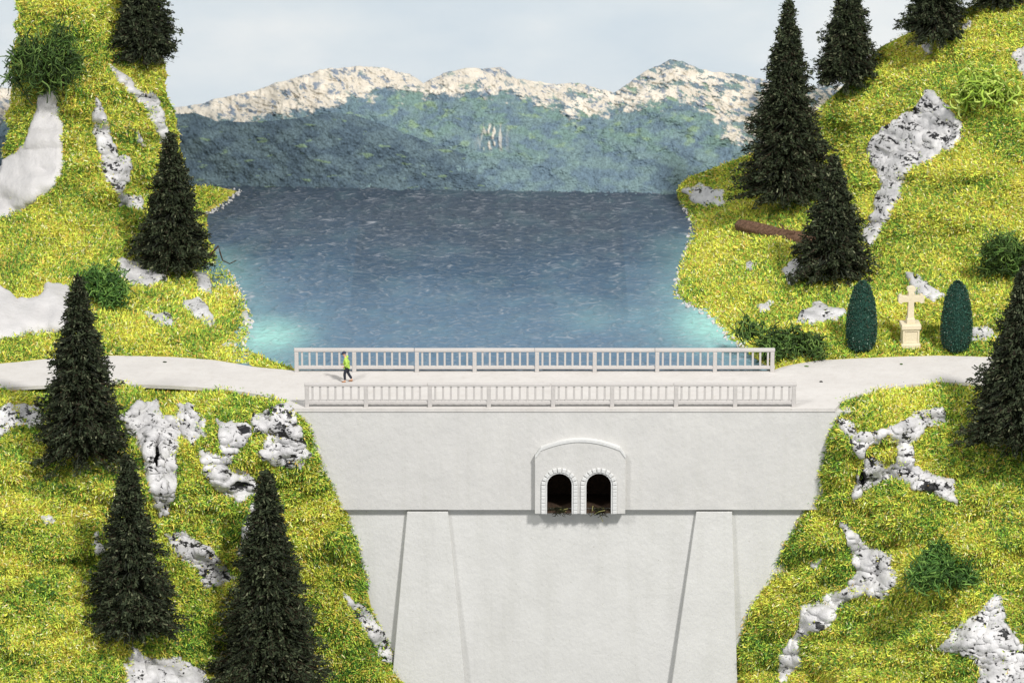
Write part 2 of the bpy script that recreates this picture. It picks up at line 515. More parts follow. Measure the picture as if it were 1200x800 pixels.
LL = Patch([(-150, 458, 'z', .03), (0, 455, 'z', .03), (140, 450.5, 'z', .03), (260, 456.5, 'z', .03), (322, 468, 'z', .03),
            (-150, 444, 'z', -.8), (0, 441, 'z', -.8), (140, 436, 'z', -.8), (260, 442, 'z', -.8), (330, 452, 'z', -.7),
            (346, 482, 'Y', -.05), (378, 560, 'Y', -.1), (392, 597, 'Y', -.05), (402, 610, 'Y', .18), (412, 640, 'Y', .2), (424, 680, 'Y', .2), (440, 740, 'Y', .15), (478, 800, 'Y', .2), (540, 900, 'Y', .2),
            (420, 560, 'Y', 1.6), (368, 486, 'Y', 1.3), (396, 535, 'Y', 1.4), (450, 660, 'Y', 2.0), (500, 780, 'Y', 2.0),
            (330, 520, 'Y', -.5), (300, 490, 'Y', .6), (340, 600, 'Y', -1.3), (340, 700, 'Y', -2.0), (400, 780, 'Y', -1.8),
            (200, 500, 'Y', .3), (100, 500, 'Y', .2), (0, 500, 'Y', .2), (-150, 500, 'Y', 0), (200, 600, 'Y', -3.0), (100, 600, 'Y', -4.2), (0, 600, 'Y', -4.8), (-150, 600, 'Y', -5),
            (200, 700, 'Y', -5.5), (100, 700, 'Y', -7.5), (0, 700, 'Y', -9), (-150, 700, 'Y', -9.5), (300, 800, 'Y', -5), (200, 800, 'Y', -8.5), (100, 800, 'Y', -11.5), (-100, 800, 'Y', -14), (200, 900, 'Y', -13), (0, 900, 'Y', -18)])
LR = Patch([(984, 473, 'z', .03), (1030, 457, 'z', .03), (1100, 448.5, 'z', .03), (1350, 451, 'z', .03),
            (990, 455, 'z', -.7), (1030, 442, 'z', -.8), (1100, 434, 'z', -.8), (1350, 436, 'z', -.8),
            (991, 487, 'Y', -.05), (975, 520, 'Y', -.1), (966, 550, 'Y', -.1), (954, 597, 'Y', -.05), (935, 622, 'Y', .2), (918, 652, 'Y', .2), (905, 690, 'Y', .2), (880, 722, 'Y', .15), (866, 800, 'Y', .1), (845, 900, 'Y', .1),
            (940, 560, 'Y', 1.6), (970, 488, 'Y', 1.3), (952, 530, 'Y', 1.4), (880, 660, 'Y', 2.0), (840, 780, 'Y', 2.0),
            (1020, 560, 'Y', -.9), (1020, 500, 'Y', .1), (1100, 540, 'Y', -1.3), (1200, 540, 'Y', -1.8), (1350, 540, 'Y', -2), (1100, 490, 'Y', 1.0), (1200, 490, 'Y', .8),
            (1000, 660, 'Y', -2.2), (1100, 660, 'Y', -5.2), (1200, 660, 'Y', -7), (1350, 660, 'Y', -8), (950, 760, 'Y', -2.8), (1000, 800, 'Y', -6), (1100, 800, 'Y', -9.5), (1200, 800, 'Y', -12), (1350, 800, 'Y', -14), (1000, 900, 'Y', -10), (1200, 900, 'Y', -17)])

XL_UL = [(-80, 30), (0, 22), (60, 15), (110, 12), (190, 5), (240, -3), (256, -20), (268, -150), (450, -150)]
XR_UL = [(-80, 182), (40, 190), (75, 193), (110, 198), (150, 205), (190, 213), (215, 223), (250, 236), (275, 244), (300, 253), (320, 270), (345, 284), (376, 298), (392, 292), (408, 287), (422, 316), (434, 352), (450, 362)]
XL_UR = [(-90, 1330), (-60, 1262), (-20, 1195), (10, 1132), (40, 1062), (55, 1032), (75, 1012), (105, 984), (140, 946), (165, 908), (180, 880), (196, 838), (208, 806), (218, 795), (228, 793), (240, 797), (262, 810), (285, 806), (310, 795),
         (338, 789), (348, 789), (358, 805), (370, 830), (395, 850), (410, 871), (432, 904), (450, 915)]


# the lumps die out towards the roadsides, the waterline and the dam
UL.edge = lambda px, py: np.minimum(interp(px, FAR_L) - py + 40 * smooth(345, 380, px), np.where(py > 285, interp(py, XR_UL) - px + 4, 60))
UR.edge = lambda px, py: np.minimum(np.where(px < 905, 60, interp(px, FAR_R) - py), np.where(py > 226, px - interp(py, XL_UR) + 4, 60))
LL.edge = lambda px, py: np.minimum(py - interp(px, NEAR_L), interp(py, DAM_L) - px + 12)
LR.edge = lambda px, py: np.minimum(py - interp(px, NEAR_R), px - interp(py, DAM_R) + 12)


def tile(name, patch, xl, xr, y0, y1, nx, ny, label, wrap_l=False, wrap_r=False):
    """terrain sheet with sides that turn back and down where it ends in view"""
    py = np.linspace(y0, y1, ny)
    L = xl(py); R = xr(py)
    t = np.linspace(0, 1, nx)
    PX = L[:, None] + (R - L)[:, None] * t[None]
    PY = np.repeat(py[:, None], nx, 1)
    V = patch.pt(PX, PY)
    cols = [V]
    for side, on in ((0, wrap_l), (1, wrap_r)):
        if not on: continue
        e = V[:, 0] if side == 0 else V[:, -1]
        sgn = 1 if side == 0 else -1
        sk = []
        for dx, dy, dz in ((0.05, .5, -.25), (0.5, 2.0, -1.5), (1.2, 4.0, -4.0), (2.0, 6.0, -12.0)):
            q = e.copy(); q[:, 0] += sgn * dx; q[:, 1] += dy; q[:, 2] += dz
            sk.append(q[:, None])
        sk = np.concatenate(sk, 1)
        if side == 0: cols.insert(0, sk[:, ::-1])
        else: cols.append(sk)
    V = np.concatenate(cols, 1)
    R_, Q = V.shape[:2]
    idx = np.arange(R_ * Q).reshape(R_, Q)
    f = np.stack([idx[:-1, :-1], idx[1:, :-1], idx[1:, 1:], idx[:-1, 1:]], -1).reshape(-1, 4)
    o = mesh_np(name, V.reshape(-1, 3), f, M_SOIL, smooth_shade=True)
    return tag(o, label, kind='structure')


cv = lambda pts: (lambda y: np.interp(y, *zip(*pts)))
cvw = lambda pts, a, sd: (lambda y: np.interp(y, *zip(*pts)) + a * fbm(np.asarray(y, float) / 19, np.asarray(y, float) * 0 + sd, sd, 3) * smooth(330, 240, np.asarray(y, float)))
const = lambda v: (lambda y: np.full_like(y, v))
hill_left = tile('hill_left', UL, cvw(XL_UL, 5, 1), cvw(XR_UL, 6, 2), -80, 448, 130, 260, 'steep grassy rock hill rising above the lake on the left', True, True)
hill_right = tile('hill_right', UR, cv(XL_UR), const(1350.0), -90, 448, 220, 260, 'grassy hillside rising above the lake and the cross on the right', True, False)
slope_left = tile('slope_left', LL, const(-150.0), lambda y: np.interp(y, *zip(*DAM_L)) + 16, 436, 900, 240, 230, 'grassy slope with rocks falling from the road left of the dam')
slope_right = tile('slope_right', LR, lambda y: np.interp(y, *zip(*DAM_R)) - 16, const(1350.0), 436, 900, 220, 230, 'grassy slope with rocks falling from the road right of the dam')

# small spit of land by the far left shore
SP = Patch([(280, 224, 'z', WATER_Z), (262, 240, 'z', WATER_Z), (240, 252, 'z', WATER_Z), (200, 262, 'z', WATER_Z), (240, 222, 'Y', 45.2), (205, 222, 'Y', 45.0), (250, 235, 'z', -.2), (215, 240, 'z', .1)])
spit = tile('spit', SP, const(195.0), cv([(218, 246), (222, 270), (225, 281), (230, 279), (238, 266), (250, 244), (262, 222)]), 218.5, 262, 40, 24,
            'small stony grass spit at the far left shore', False, True)

# ------------------------------------------------------------------ lake
def shore_dist(X, Y, pts):
    d = np.full(X.shape, 1e9)
    for (ax, ay), (bx, by) in zip(pts[:-1], pts[1:]):
        vx, vy = bx - ax, by - ay
        t = np.clip(((X - ax) * vx + (Y - ay) * vy) / (vx * vx + vy * vy), 0, 1)
        d = np.minimum(d, np.hypot(X - ax - t * vx, Y - ay - t * vy))
    return d


lx = np.linspace(-21, 17.5, 620); ly = np.linspace(7.05, 53.5, 760)
LX, LY = np.meshgrid(lx, ly)
wx = LX + 0.35 * fbm(LX / 1.2, LY / 1.2, 301, 2); wy = LY + 0.32 * fbm(LX / 1.1, LY / 2.0, 305, 2)
crest = ridged(wx / 1.3, wy / 0.66, 341, 2, 0.5)
H = 0.14 * crest + 0.035 * fbm(wx / 0.45, wy / 0.42, 311, 2) + 0.03 * fbm(LX / 3.5, LY / 2.5, 313, 2)
pl = [tuple(PZ(x, y, WATER_Z)[:2]) for x, y in ((345, 434), (308, 424), (286, 406), (297, 376), (284, 345), (270, 320), (254, 300))]
pr = [tuple(PZ(x, y, WATER_Z)[:2]) for x, y in ((904, 432), (870, 409), (850, 395), (830, 370), (805, 358), (790, 345), (795, 310), (806, 285))]
dl, dr = shore_dist(LX, LY, pl), shore_dist(LX, LY, pr)
shal = np.maximum(np.exp(-(dl / 1.9) ** 1.6), np.exp(-(dr / 1.8) ** 1.6))
c0 = np.array(PZ(318, 396, WATER_Z)); c1 = np.array(PZ(838, 384, WATER_Z)); c2 = np.array(PZ(700, 372, WATER_Z)); c3 = np.array(PZ(262, 318, WATER_Z))
blob = lambda c, rx, ry: np.exp(-((LX - c[0]) / rx) ** 2 - ((LY - c[1]) / ry) ** 2)
near_l = 0.85 * blob(c0, 2.3, 3.4); near_r = 0.85 * blob(c1, 3.0, 4.5)
shal = np.clip(0.22 * shal + near_l + near_r + 0.16 * blob(c2, 2.8, 3.0) + 0.22 * blob(c3, 1.6, 4) + 0.06 * fbm(LX / 2.5, LY / 3.5, 321, 3), 0, 1)
near = 1 - smooth(14, 44, LY + 2.5 * fbm(LX / 5, LY / 7, 331, 3) - 3.5 * (np.abs(LX + 1.5) > 9))
M_LAKE, nt, b = new_mat('lake_water', 0.34, 0.4)
b.inputs['IOR'].default_value = 1.33
a1 = nt.nodes.new('ShaderNodeAttribute'); a1.attribute_name = 'shallow'
a2 = nt.nodes.new('ShaderNodeAttribute'); a2.attribute_name = 'near'
a3 = nt.nodes.new('ShaderNodeAttribute'); a3.attribute_name = 'crest_glint'
deep = ramp(nt, a2.outputs['Fac'], [(0.0, (0.042, 0.060, 0.084)), (0.5, (0.048, 0.085, 0.13)), (1.0, (0.095, 0.155, 0.22))])
c = mixc(nt, a1.outputs['Fac'], deep, (0.27, 0.50, 0.46))
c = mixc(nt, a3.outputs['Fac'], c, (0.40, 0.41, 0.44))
nt.links.new(c, b.inputs['Base Color'])
bump(nt, b, noise_tex(nt, 3.2, 3, 0.6), 0.25, 0.12)
crest_glint = (0.26 + .34 * smooth(.1, .6, fbm(LX / 1.5, LY / 1.2, 345, 2))) * smooth(0.68, 0.99, crest)  # pale highlights put into the water colour along wave crests
idx = np.arange(LX.size).reshape(LX.shape)
f = np.stack([idx[:-1, :-1], idx[:-1, 1:], idx[1:, 1:], idx[1:, :-1]], -1).reshape(-1, 4)
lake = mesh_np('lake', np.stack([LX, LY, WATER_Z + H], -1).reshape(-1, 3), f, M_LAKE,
               attrs={'shallow': shal.ravel(), 'near': near.ravel(), 'crest_glint': crest_glint.ravel()}, smooth_shade=True)
tag(lake, 'rippled blue-grey lake turning turquoise along its near shores', kind='structure')

# ------------------------------------------------------------------ road
xs_l = np.linspace(-200, 345, 60); xs_r = np.linspace(905, 1400, 50)
far = [PZ(x, interp(x, FAR_L) + 0.35 * noise(x / 9, 1.0), 0.0) for x in xs_l] + [PZ(x, interp(x, FAR_R) + 0.35 * noise(x / 9, 2.0), 0.0) for x in xs_r]
y_back = YZ(345, 434, 0)
xs_n = np.linspace(-200, 340, 60); xs_m = np.linspace(979, 1400, 50)
nearp = [PZ(x, interp(x, NEAR_L) + 0.4 * noise(x / 9, 3.0), 0.0) for x in xs_n] + [np.array([PZ(345, 478, 0)[0], -0.05, 0]), np.array([PZ(978, 478, 0)[0], -0.05, 0])] + \
    [PZ(x, interp(x, NEAR_R) + 0.4 * noise(x / 9, 4.0), 0.0) for x in xs_m]
bm = bmesh.new()
top = [bm.verts.new(p) for p in nearp] + [bm.verts.new(p) for p in far[::-1]]
for tri in tessellate_polygon([[Vector((v.co.x, v.co.y, 0)) for v in top]]):
    bm.faces.new([top[i] for i in tri])
bot = [bm.verts.new((v.co.x, v.co.y, -0.22)) for v in top]
for i in range(len(top)):
    j = (i + 1) % len(top)
    bm.faces.new((top[i], bot[i], bot[j], top[j]))
tag(obj_bm('road', bm, M_ROAD), 'pale plaster road running across the top of the dam', kind='structure')

# ------------------------------------------------------------------ dam
def xz(px, py, Y):
    p = P(px, py, Y); return (float(p[0]), float(p[2]))


dam = thing('dam', (0, 0, 0), 'off-white concrete dam with overhanging crest wall and two dark arched openings', 'dam')
CR_Z = xz(600, 597, 0)[1]
OX = [xz(655.5, 575, 0)[0], xz(701.5, 575, 0)[0]]
OW = 0.75
OSPR = xz(600, 566, 0)[1]


def opening(cx, w, zb):
    """bottom right, round the arch, bottom left (an opening open at its sill), going right to left"""
    pts = [(cx + w, zb)]
    for i in range(0, 13):
        a = math.pi * i / 12
        pts.append((cx + w * math.cos(a), OSPR + w * math.sin(a)))
    pts.append((cx - w, zb))
    return pts


x_l, x_r = xz(338, 482, 0)[0], xz(997, 482, 0)[0]
xb_l, xb_r = xz(384, 597, 0)[0], xz(968, 597, 0)[0]
outline = [(xb_l, CR_Z), (x_l, -0.221), (x_r, -0.221), (xb_r, CR_Z)] + opening(OX[1], OW + .02, CR_Z) + opening(OX[0], OW + .02, CR_Z)
bm = bmesh.new(); prism(bm, outline, 0.0, 3.0)
obj_bm('crest_wall', bm, M_CREST, dam)
BODY_Y = 0.36
bl = [xz(370, 597, BODY_Y), xz(960, 597, BODY_Y), xz(850, 800, BODY_Y), xz(800, 900, BODY_Y), xz(530, 900, BODY_Y), xz(440, 790, BODY_Y)]
bl[0] = (bl[0][0] + .3, CR_Z - .004); bl[1] = (bl[1][0] + .15, CR_Z - .004)
bm = bmesh.new(); prism(bm, bl, BODY_Y, 6.9)
obj_bm('dam_face', bm, M_DAM, dam)
bm = bmesh.new(); add_box(bm, xz(338, 482, 0)[0] + .6, xz(985, 482, 0)[0] - .5, 3.0, y_back - .15, -3.0, -0.225)
obj_bm('crest_core', bm, M_CREST, dam)
for q in ([(477, 599), (525, 599), (545, 800), (556, 900), (448, 900), (459, 800)], [(816, 599), (858, 599), (861, 700), (864, 800), (866, 900), (774, 900), (787, 800)]):
    pts = [xz(x, y, 0.1) for x, y in q]
    pts = [(x, min(z, CR_Z - .012)) for x, z in pts]
    bm = bmesh.new(); prism(bm, pts, 0.10, BODY_Y + .3, ybot=-0.35, zb=pts[-2][1])
    o = obj_bm('buttress', bm, M_DAM, dam)
    bv = o.modifiers.new('b', 'BEVEL'); bv.width = 0.04; bv.segments = 2; bv.limit_method = 'ANGLE'
# hood round the two openings
PF = -0.34
hl, hr, zt, zs = xz(627, 560, PF)[0], xz(733, 560, PF)[0], xz(600, 515, PF)[1], xz(600, 534, PF)[1]
zb = CR_Z - 0.12
arc = []
for i in range(17):
    t = i / 16
    arc.append((hl + (hr - hl) * t, zs + (zt - zs) * math.sin(math.pi * (0.09 + 0.82 * t)) ** 0.9 if 0 < i < 16 else zs))
bm = bmesh.new()
prism(bm, [(hl, zb)] + arc + [(hr, zb)] + opening(OX[1], OW, zb) + opening(OX[0], OW, zb), PF, 0.06)
hood = obj_bm('portal_hood', bm, M_CREST, dam)
# drip edge along the top of the hood
bm = bmesh.new()
o2 = [(x, z + 0.02) for x, z in arc]; i2 = [(x, z - 0.14) for x, z in arc]
for (a0, a1, b0, b1) in zip(o2[:-1], o2[1:], i2[:-1], i2[1:]):
    v = [bm.verts.new((x, y, z)) for y in (PF - .05, 0.05) for x, z in (a0, a1, b1, b0)]
    for fc in ((0, 3, 2, 1), (4, 5, 6, 7), (0, 1, 5, 4), (2, 3, 7, 6)):
        bm.faces.new([v[i] for i in fc])
bmesh.ops.remove_doubles(bm, verts=bm.verts, dist=1e-4)
obj_bm('moulding', bm, M_TRIM, hood)
# stones of the two arch surrounds, each its own piece
stone_me = {}
for cx in OX:
    surround = bmesh.new()
    rin, rout = OW + 0.005, OW + 0.10
    pts_o = opening(cx, rout, zb)
    pts_i = opening(cx, rin, zb)
    pl_ = [(x, z if z > zb else zb - .02) for x, z in pts_o] + [(x, z if z > zb else zb - .02) for x, z in pts_i[::-1]]
    prism(surround, pl_, PF - .03, PF + .02)
    ring = obj_bm('arch_surround', surround, M_TRIM, dam)
    spots = []
    hj = OSPR - zb; nj = 8
    for s in (-1, 1):
        for k_ in range(nj):
            spots.append((cx + s * (OW + 0.225), zb + hj * (k_ + .5) / nj, 0 if s > 0 else math.pi))
    nv = 11
    for k_ in range(nv):
        a = math.pi * (k_ + .5) / nv
        spots.append((cx + (OW + .225) * math.cos(a), OSPR + (OW + .225) * math.sin(a), a))
    for sx, sz, a in spots:
        if 'm' not in stone_me:
            bm = bmesh.new(); add_box(bm, -.125, .125, PF - .10, PF + .03, -.112, .112)
            o = obj_bm('stone', bm, M_TRIM, ring, bevel=0.025); stone_me['m'] = o.data
        else:
            o = bpy.data.objects.new('stone', stone_me['m']); C.objects.link(o); o.parent = ring
        o.location = (sx, random.uniform(-.012, .012), sz); o.rotation_euler = (0, -a + random.uniform(-.03, .03), 0)
        o.scale = (1, 1, random.uniform(.92, 1.0))
# dark chambers behind the openings, each with a mossy sill
for cx in OX:
    bm = bmesh.new(); add_box(bm, cx - OW + .004, cx + OW - .004, PF + .03, .24, zb + .01, CR_Z - .02); obj_bm('sill', bm, M_DARK, dam)
    bm = bmesh.new()
    pts = opening(cx, OW + .016, CR_Z - .003)
    f_ = [bm.verts.new((x, 0.25, z)) for x, z in pts]; r_ = [bm.verts.new((x, 2.8, z)) for x, z in pts]
    for i in range(len(pts) - 1):
        bm.faces.new((f_[i], r_[i], r_[i + 1], f_[i + 1]))
    fb = bm.faces.new(r_); bmesh.ops.triangulate(bm, faces=[fb])
    fl = [bm.verts.new(c_) for c_ in ((cx - OW - .016, .3, CR_Z + .004), (cx + OW + .016, .3, CR_Z + .004), (cx + OW + .016, 2.8, CR_Z + .004), (cx - OW - .016, 2.8, CR_Z + .004))]
    bm.faces.new(fl)
    me = bpy.data.meshes.new('chamber'); bm.to_mesh(me); bm.free(); me.materials.append(M_DARK)
    o = bpy.data.objects.new('chamber', me); C.objects.link(o); o.parent = dam

# ------------------------------------------------------------------ railings: eight panels, each with posts and balusters of its own
PANEL = 7.43
BAY = PANEL / 2


def rail_mesh(x0, x1, y0, y1, z0, z1, bev):
    bm = bmesh.new(); add_box(bm, x0, x1, y0, y1, z0, z1)
    bmesh.ops.bevel(bm, geom=list(bm.edges), offset=bev, segments=2, affect='EDGES', profile=.5)
    bmesh.ops.recalc_face_normals(bm, faces=bm.faces)
    me = bpy.data.meshes.new('rail'); bm.to_mesh(me); bm.free(); me.materials.append(M_RAIL)
    return me


ME_TOP = rail_mesh(0.0, PANEL - .012, -.13, .13, 1.30, 1.51, .04)
ME_BOT = rail_mesh(0.0, PANEL - .012, -.11, .11, .18, .38, .03)
ME_POST = rail_mesh(-.125, .125, -.14, .14, -.02, 1.295, .03)
ME_BAL = rail_mesh(-.062, .062, -.065, .065, .36, 1.32, .02)


def part(name, me, parent, x=0.0):
    o = bpy.data.objects.new(name, me); C.objects.link(o); o.parent = parent; o.location = (x, 0, 0)
    return o


def railing(x, y, rz, dz, label, last):
    t = thing('railing_panel', (x, y, dz), label, 'railing', 'pale railing panels along the dam road', rz)
    part('top_rail', ME_TOP, t); part('bottom_rail', ME_BOT, t)
    posts = [.15, BAY] + ([PANEL - .17] if last else [])
    for px_ in posts: part('post', ME_POST, t, px_)
    for bay in range(2):
        for k_ in range(7):
            part('baluster', ME_BAL, t, bay * BAY + .02 + (k_ + 1) * BAY / 8 + random.uniform(-.012, .012))
    return t


ordn = ['leftmost', 'second from left', 'third from left', 'rightmost']
yb = y_back - .22
xf0 = PZ(357, 477, 0)[0]; xb0 = PZ(345, 434, 0)[0]
for i in range(4):
    railing(xf0 + i * PANEL + random.uniform(-.01, .01), .28 + random.uniform(-.03, .03), random.uniform(-.004, .004), 0.0,
            'pale railing panel at the front edge of the dam road, ' + ordn[i], i == 3)
for i in range(4):
    railing(xb0 + i * PANEL + random.uniform(-.01, .01), yb + random.uniform(-.03, .03), random.uniform(-.004, .004), 0.0,
            'pale railing panel on the lake side of the dam road, ' + ordn[i], i == 3)

# ------------------------------------------------------------------ rock outcrops set into the slopes
def inside(poly, X, Y):
    r = np.zeros(X.shape, bool)
    n = len(poly)
    for i in range(n):
        x0, y0 = poly[i]; x1, y1 = poly[(i + 1) % n]
        c_ = ((y0 > Y) != (y1 > Y)) & (X < (x1 - x0) * (Y - y0) / (y1 - y0 + 1e-12) + x0)
        r ^= c_
    return r


def edge_dist(poly, X, Y):
    return shore_dist(X, Y, list(poly) + [poly[0]])


def facets(u, v, seed):
    """continuous surface of flat triangular faces, 0..1"""
    iu, iv = np.floor(u).astype(int), np.floor(v).astype(int)
    fu, fv = u - iu, v - iv
    hh = lambda a, b_: _perm[(_perm[(a + seed * 31) & 4095] + b_ * 7 + seed) & 4095] / 4095.0
    h00, h10, h01, h11 = hh(iu, iv), hh(iu + 1, iv), hh(iu, iv + 1), hh(iu + 1, iv + 1)
    lower = h00 + (h10 - h00) * fu + (h01 - h00) * fv
    upper = h11 + (h01 - h11) * (1 - fu) + (h10 - h11) * (1 - fv)
    return np.where(fu + fv < 1, lower, upper)


ROCKS = {'LL': [], 'UL': [], 'UR': [], 'LR': []}
PATCH = {'LL': LL, 'UL': UL, 'UR': UR, 'LR': LR}
HOST = {'LL': slope_left, 'UL': hill_left, 'UR': hill_right, 'LR': slope_right}


def outcrop(key, poly, label=None, amp=0.55, dab=0.0, mat=None, slots=(), seed=None):
    seed = seed or (len(ROCKS[key]) * 7 + len(key) * 3 + int(poly[0][0]) % 50)
    ROCKS[key].append((poly, seed, 3.0 if mat is None else 2.1))
    pa = PATCH[key]
    xs = [p[0] for p in poly]; ys = [p[1] for p in poly]
    step = 1.3 if mat is None else 3.0
    gx = np.arange(min(xs) - 6, max(xs) + 6, step); gy = np.arange(min(ys) - 6, max(ys) + 6, step)
    X, Y = np.meshgrid(gx, gy)
    wob = 3.0 * fbm(X / 11, Y / 11, seed, 3)
    d = edge_dist(poly, X, Y)
    s = np.where(inside(poly, X, Y), d, -d) + wob * (1 if mat is None else .7) + 1.6
    rise = smooth(-2.0, 5.0, s)
    # strata: slabs that break along slanting joints
    u = X * .85 + Y * .5; v = Y * .9 - X * .45
    uu = u + 7 * fbm(X / 30, Y / 30, seed + 2, 2); vv = v + 6 * fbm(X / 30, Y / 30, seed + 4, 2)
    facet = .66 * facets(uu / 27, vv / 13, seed) + .24 * facets(uu / 11 + .4, vv / 6, seed + 13)
    crack = smooth(.82, .93, ridged(uu / 34, vv / 12, seed + 23, 2, .6)) * smooth(-.25, .15, fbm(X / 22, Y / 16, seed + 29, 2))
    if mat is None:
        h = -.12 + rise * np.maximum(.13, .13 + amp * (.72 * facet - .30 * crack) + .015 * fbm(X / 5, Y / 4, seed + 11, 2))
    else:
        h = -.12 + rise * (.46 + .10 * fbm(X / 25, Y / 20, seed, 3))
    db = np.full(X.shape, dab) + .30 * crack + .005 + .19 * fbm(u / 22, v / 10, seed + 19, 2)
    for (sx, sy, rx, ry, dep) in slots:                       # clefts between raised walls, black painted in for the shade of depth
        g = np.exp(-((X - sx) / rx) ** 2 - ((Y - sy) / ry) ** 2)
        ring = np.exp(-((X - sx) / (rx * 2)) ** 2 - ((Y - sy) / (ry * 1.4)) ** 2)
        h = np.maximum(h + .7 * dep * rise * (ring - 1.35 * smooth(.25, .7, g)), -.12 + .15 * rise); db = db + .4 * smooth(.3, .7, g)
    pa.fine = 1.0 if mat is None else 0.0
    base = pa.pt(X, Y)
    e = 1.5
    tx = pa.pt(X + e, Y) - pa.pt(X - e, Y); ty = pa.pt(X, Y - e) - pa.pt(X, Y + e)
    nrm = np.cross(tx, ty); nrm /= np.linalg.norm(nrm, axis=2)[..., None]
    pa.fine = 1.0
    V = base + nrm * h[..., None]
    keep = s > -2.5
    idx = np.arange(X.size).reshape(X.shape)
    q = np.stack([idx[:-1, :-1], idx[1:, :-1], idx[1:, 1:], idx[:-1, 1:]], -1).reshape(-1, 4)
    q = q[keep.ravel()[q].all(1)]
    if not len(q): return
    used = np.unique(q); re = np.zeros(X.size, int); re[used] = np.arange(len(used))
    o = mesh_np('rock_outcrop' if mat is None else 'plaster_patch', V.reshape(-1, 3)[used], re[q], mat or M_ROCK, HOST[key],
                attrs={'dab': db.ravel()[used]}, smooth_shade=mat is not None)
    if label: o['label'] = label


outcrop('LL', [(-12, 478), (20, 471), (45, 476), (54, 490), (50, 503), (20, 499), (0, 514), (-12, 512)], dab=.03)
outcrop('LL', [(138, 488), (160, 472), (185, 469), (190, 484), (212, 489), (215, 508), (207, 530), (210, 556), (204, 578), (198, 602), (186, 606), (174, 574), (168, 545), (162, 520), (150, 505)],
        'grey rock face split by a cleft painted black for depth', amp=.6, slots=((181, 540, 7, 22, 1.3),))
outcrop('LL', [(206, 472), (225, 474), (244, 495), (240, 512), (226, 522), (210, 510)], slots=((232, 480, 5, 6, .3),))
outcrop('LL', [(254, 492), (275, 495), (296, 500), (294, 512), (282, 525), (272, 543), (258, 530)], slots=((284, 504, 8, 4, .4),))
outcrop('LL', [(232, 526), (258, 530), (274, 541), (294, 556), (304, 575), (284, 590), (262, 582), (240, 562)], slots=((280, 566, 12, 4, .4),))
outcrop('LL', [(294, 488), (335, 472), (347, 479), (353, 505), (364, 537), (348, 549), (324, 548), (302, 534), (312, 512), (296, 504)], 'black-streaked rock against the crest wall', dab=.06)
outcrop('LL', [(192, 625), (215, 621), (245, 640), (270, 667), (282, 672), (268, 684), (240, 692), (230, 670), (203, 650)], dab=.06)
outcrop('LL', [(288, 602), (302, 580), (305, 602), (288, 650), (276, 656)])
outcrop('LL', [(145, 778), (155, 758), (180, 771), (210, 769), (240, 788), (255, 815), (148, 815)], dab=-.03)
outcrop('LL', [(402, 694), (416, 704), (432, 712), (443, 730), (461, 760), (463, 776), (448, 777), (434, 750), (413, 722)], dab=.05)
outcrop('LL', [(104, 625), (116, 622), (122, 648), (112, 652)])
outcrop('LL', [(48, 604), (58, 600), (64, 612), (52, 618)])
outcrop('UL', [(-40, 270), (-14, 262), (-6, 225), (4, 190), (30, 168), (48, 112), (66, 104), (72, 150), (74, 198), (58, 224), (28, 244)], 'bare white plaster on the side of the hill', mat=M_PLASTER)
outcrop('UL', [(-160, 330), (0, 334), (20, 352), (45, 350), (55, 334), (80, 336), (84, 386), (40, 389), (0, 398), (-160, 402)], 'bare white plaster beside the road', mat=M_PLASTER)
outcrop('UL', [(112, 116), (121, 128), (140, 188), (150, 204), (140, 230), (125, 202), (112, 168), (109, 138)])
outcrop('UL', [(126, 74), (145, 86), (165, 106), (182, 110), (196, 148), (204, 184), (192, 176), (172, 130), (140, 97)], dab=-.06)
outcrop('UL', [(116, 190), (135, 184), (154, 181), (152, 212), (140, 230), (120, 206)], dab=.05)
outcrop('UL', [(138, 225), (165, 230), (167, 247), (140, 242)])
outcrop('UL', [(154, 150), (162, 154), (172, 172), (166, 176)])
outcrop('UL', [(140, 298), (150, 303), (190, 314), (198, 328), (165, 337), (138, 325)])
outcrop('UL', [(168, 364), (200, 367), (210, 379), (190, 382)], dab=.03)
outcrop('UL', [(213, 352), (235, 349), (251, 375), (246, 383), (226, 371)])
outcrop('UL', [(226, 319), (246, 324), (251, 346), (232, 341)])
outcrop('UL', [(284, 362), (292, 360), (298, 376), (292, 386), (284, 378)], amp=.3)
outcrop('UL', [(256, 403), (268, 398), (278, 404), (268, 408)], amp=.3)
outcrop('UR', [(1033, 152), (1075, 124), (1083, 104), (1096, 109), (1110, 124), (1131, 152), (1121, 171), (1095, 186), (1062, 200), (1054, 232), (1044, 252), (1030, 266), (1018, 256), (1034, 216), (1020, 190), (1016, 170)],
        'pale grey rock streaked with black high on the right hillside', amp=.65, dab=.03)
outcrop('UR', [(1018, 262), (1032, 258), (1036, 272), (1018, 288), (1008, 280)], dab=.05)
outcrop('UR', [(1062, 320), (1078, 324), (1107, 345), (1096, 354), (1070, 346)], dab=-.02)
outcrop('UR', [(928, 376), (950, 360), (960, 347), (970, 361), (993, 365), (986, 374), (955, 380)])
outcrop('UR', [(798, 222), (820, 214), (852, 225), (846, 241), (815, 239)], amp=.3)
outcrop('UR', [(914, 316), (935, 303), (948, 320), (926, 335)], dab=-.02)
outcrop('UR', [(1138, 384), (1158, 382), (1172, 396), (1140, 399)], dab=-.04)
outcrop('UR', [(1184, 62), (1215, 50), (1215, 98), (1198, 92)], dab=-.04)
outcrop('UR', [(888, 358), (900, 352), (910, 350), (904, 362), (890, 368)], amp=.3)
outcrop('UR', [(1080, 54), (1092, 50), (1094, 62), (1084, 68)], amp=.3)
outcrop('UR', [(1126, 30), (1138, 24), (1138, 33), (1128, 40)], amp=.3)
outcrop('UR', [(872, 306), (884, 308), (886, 318), (874, 316)], amp=.3)
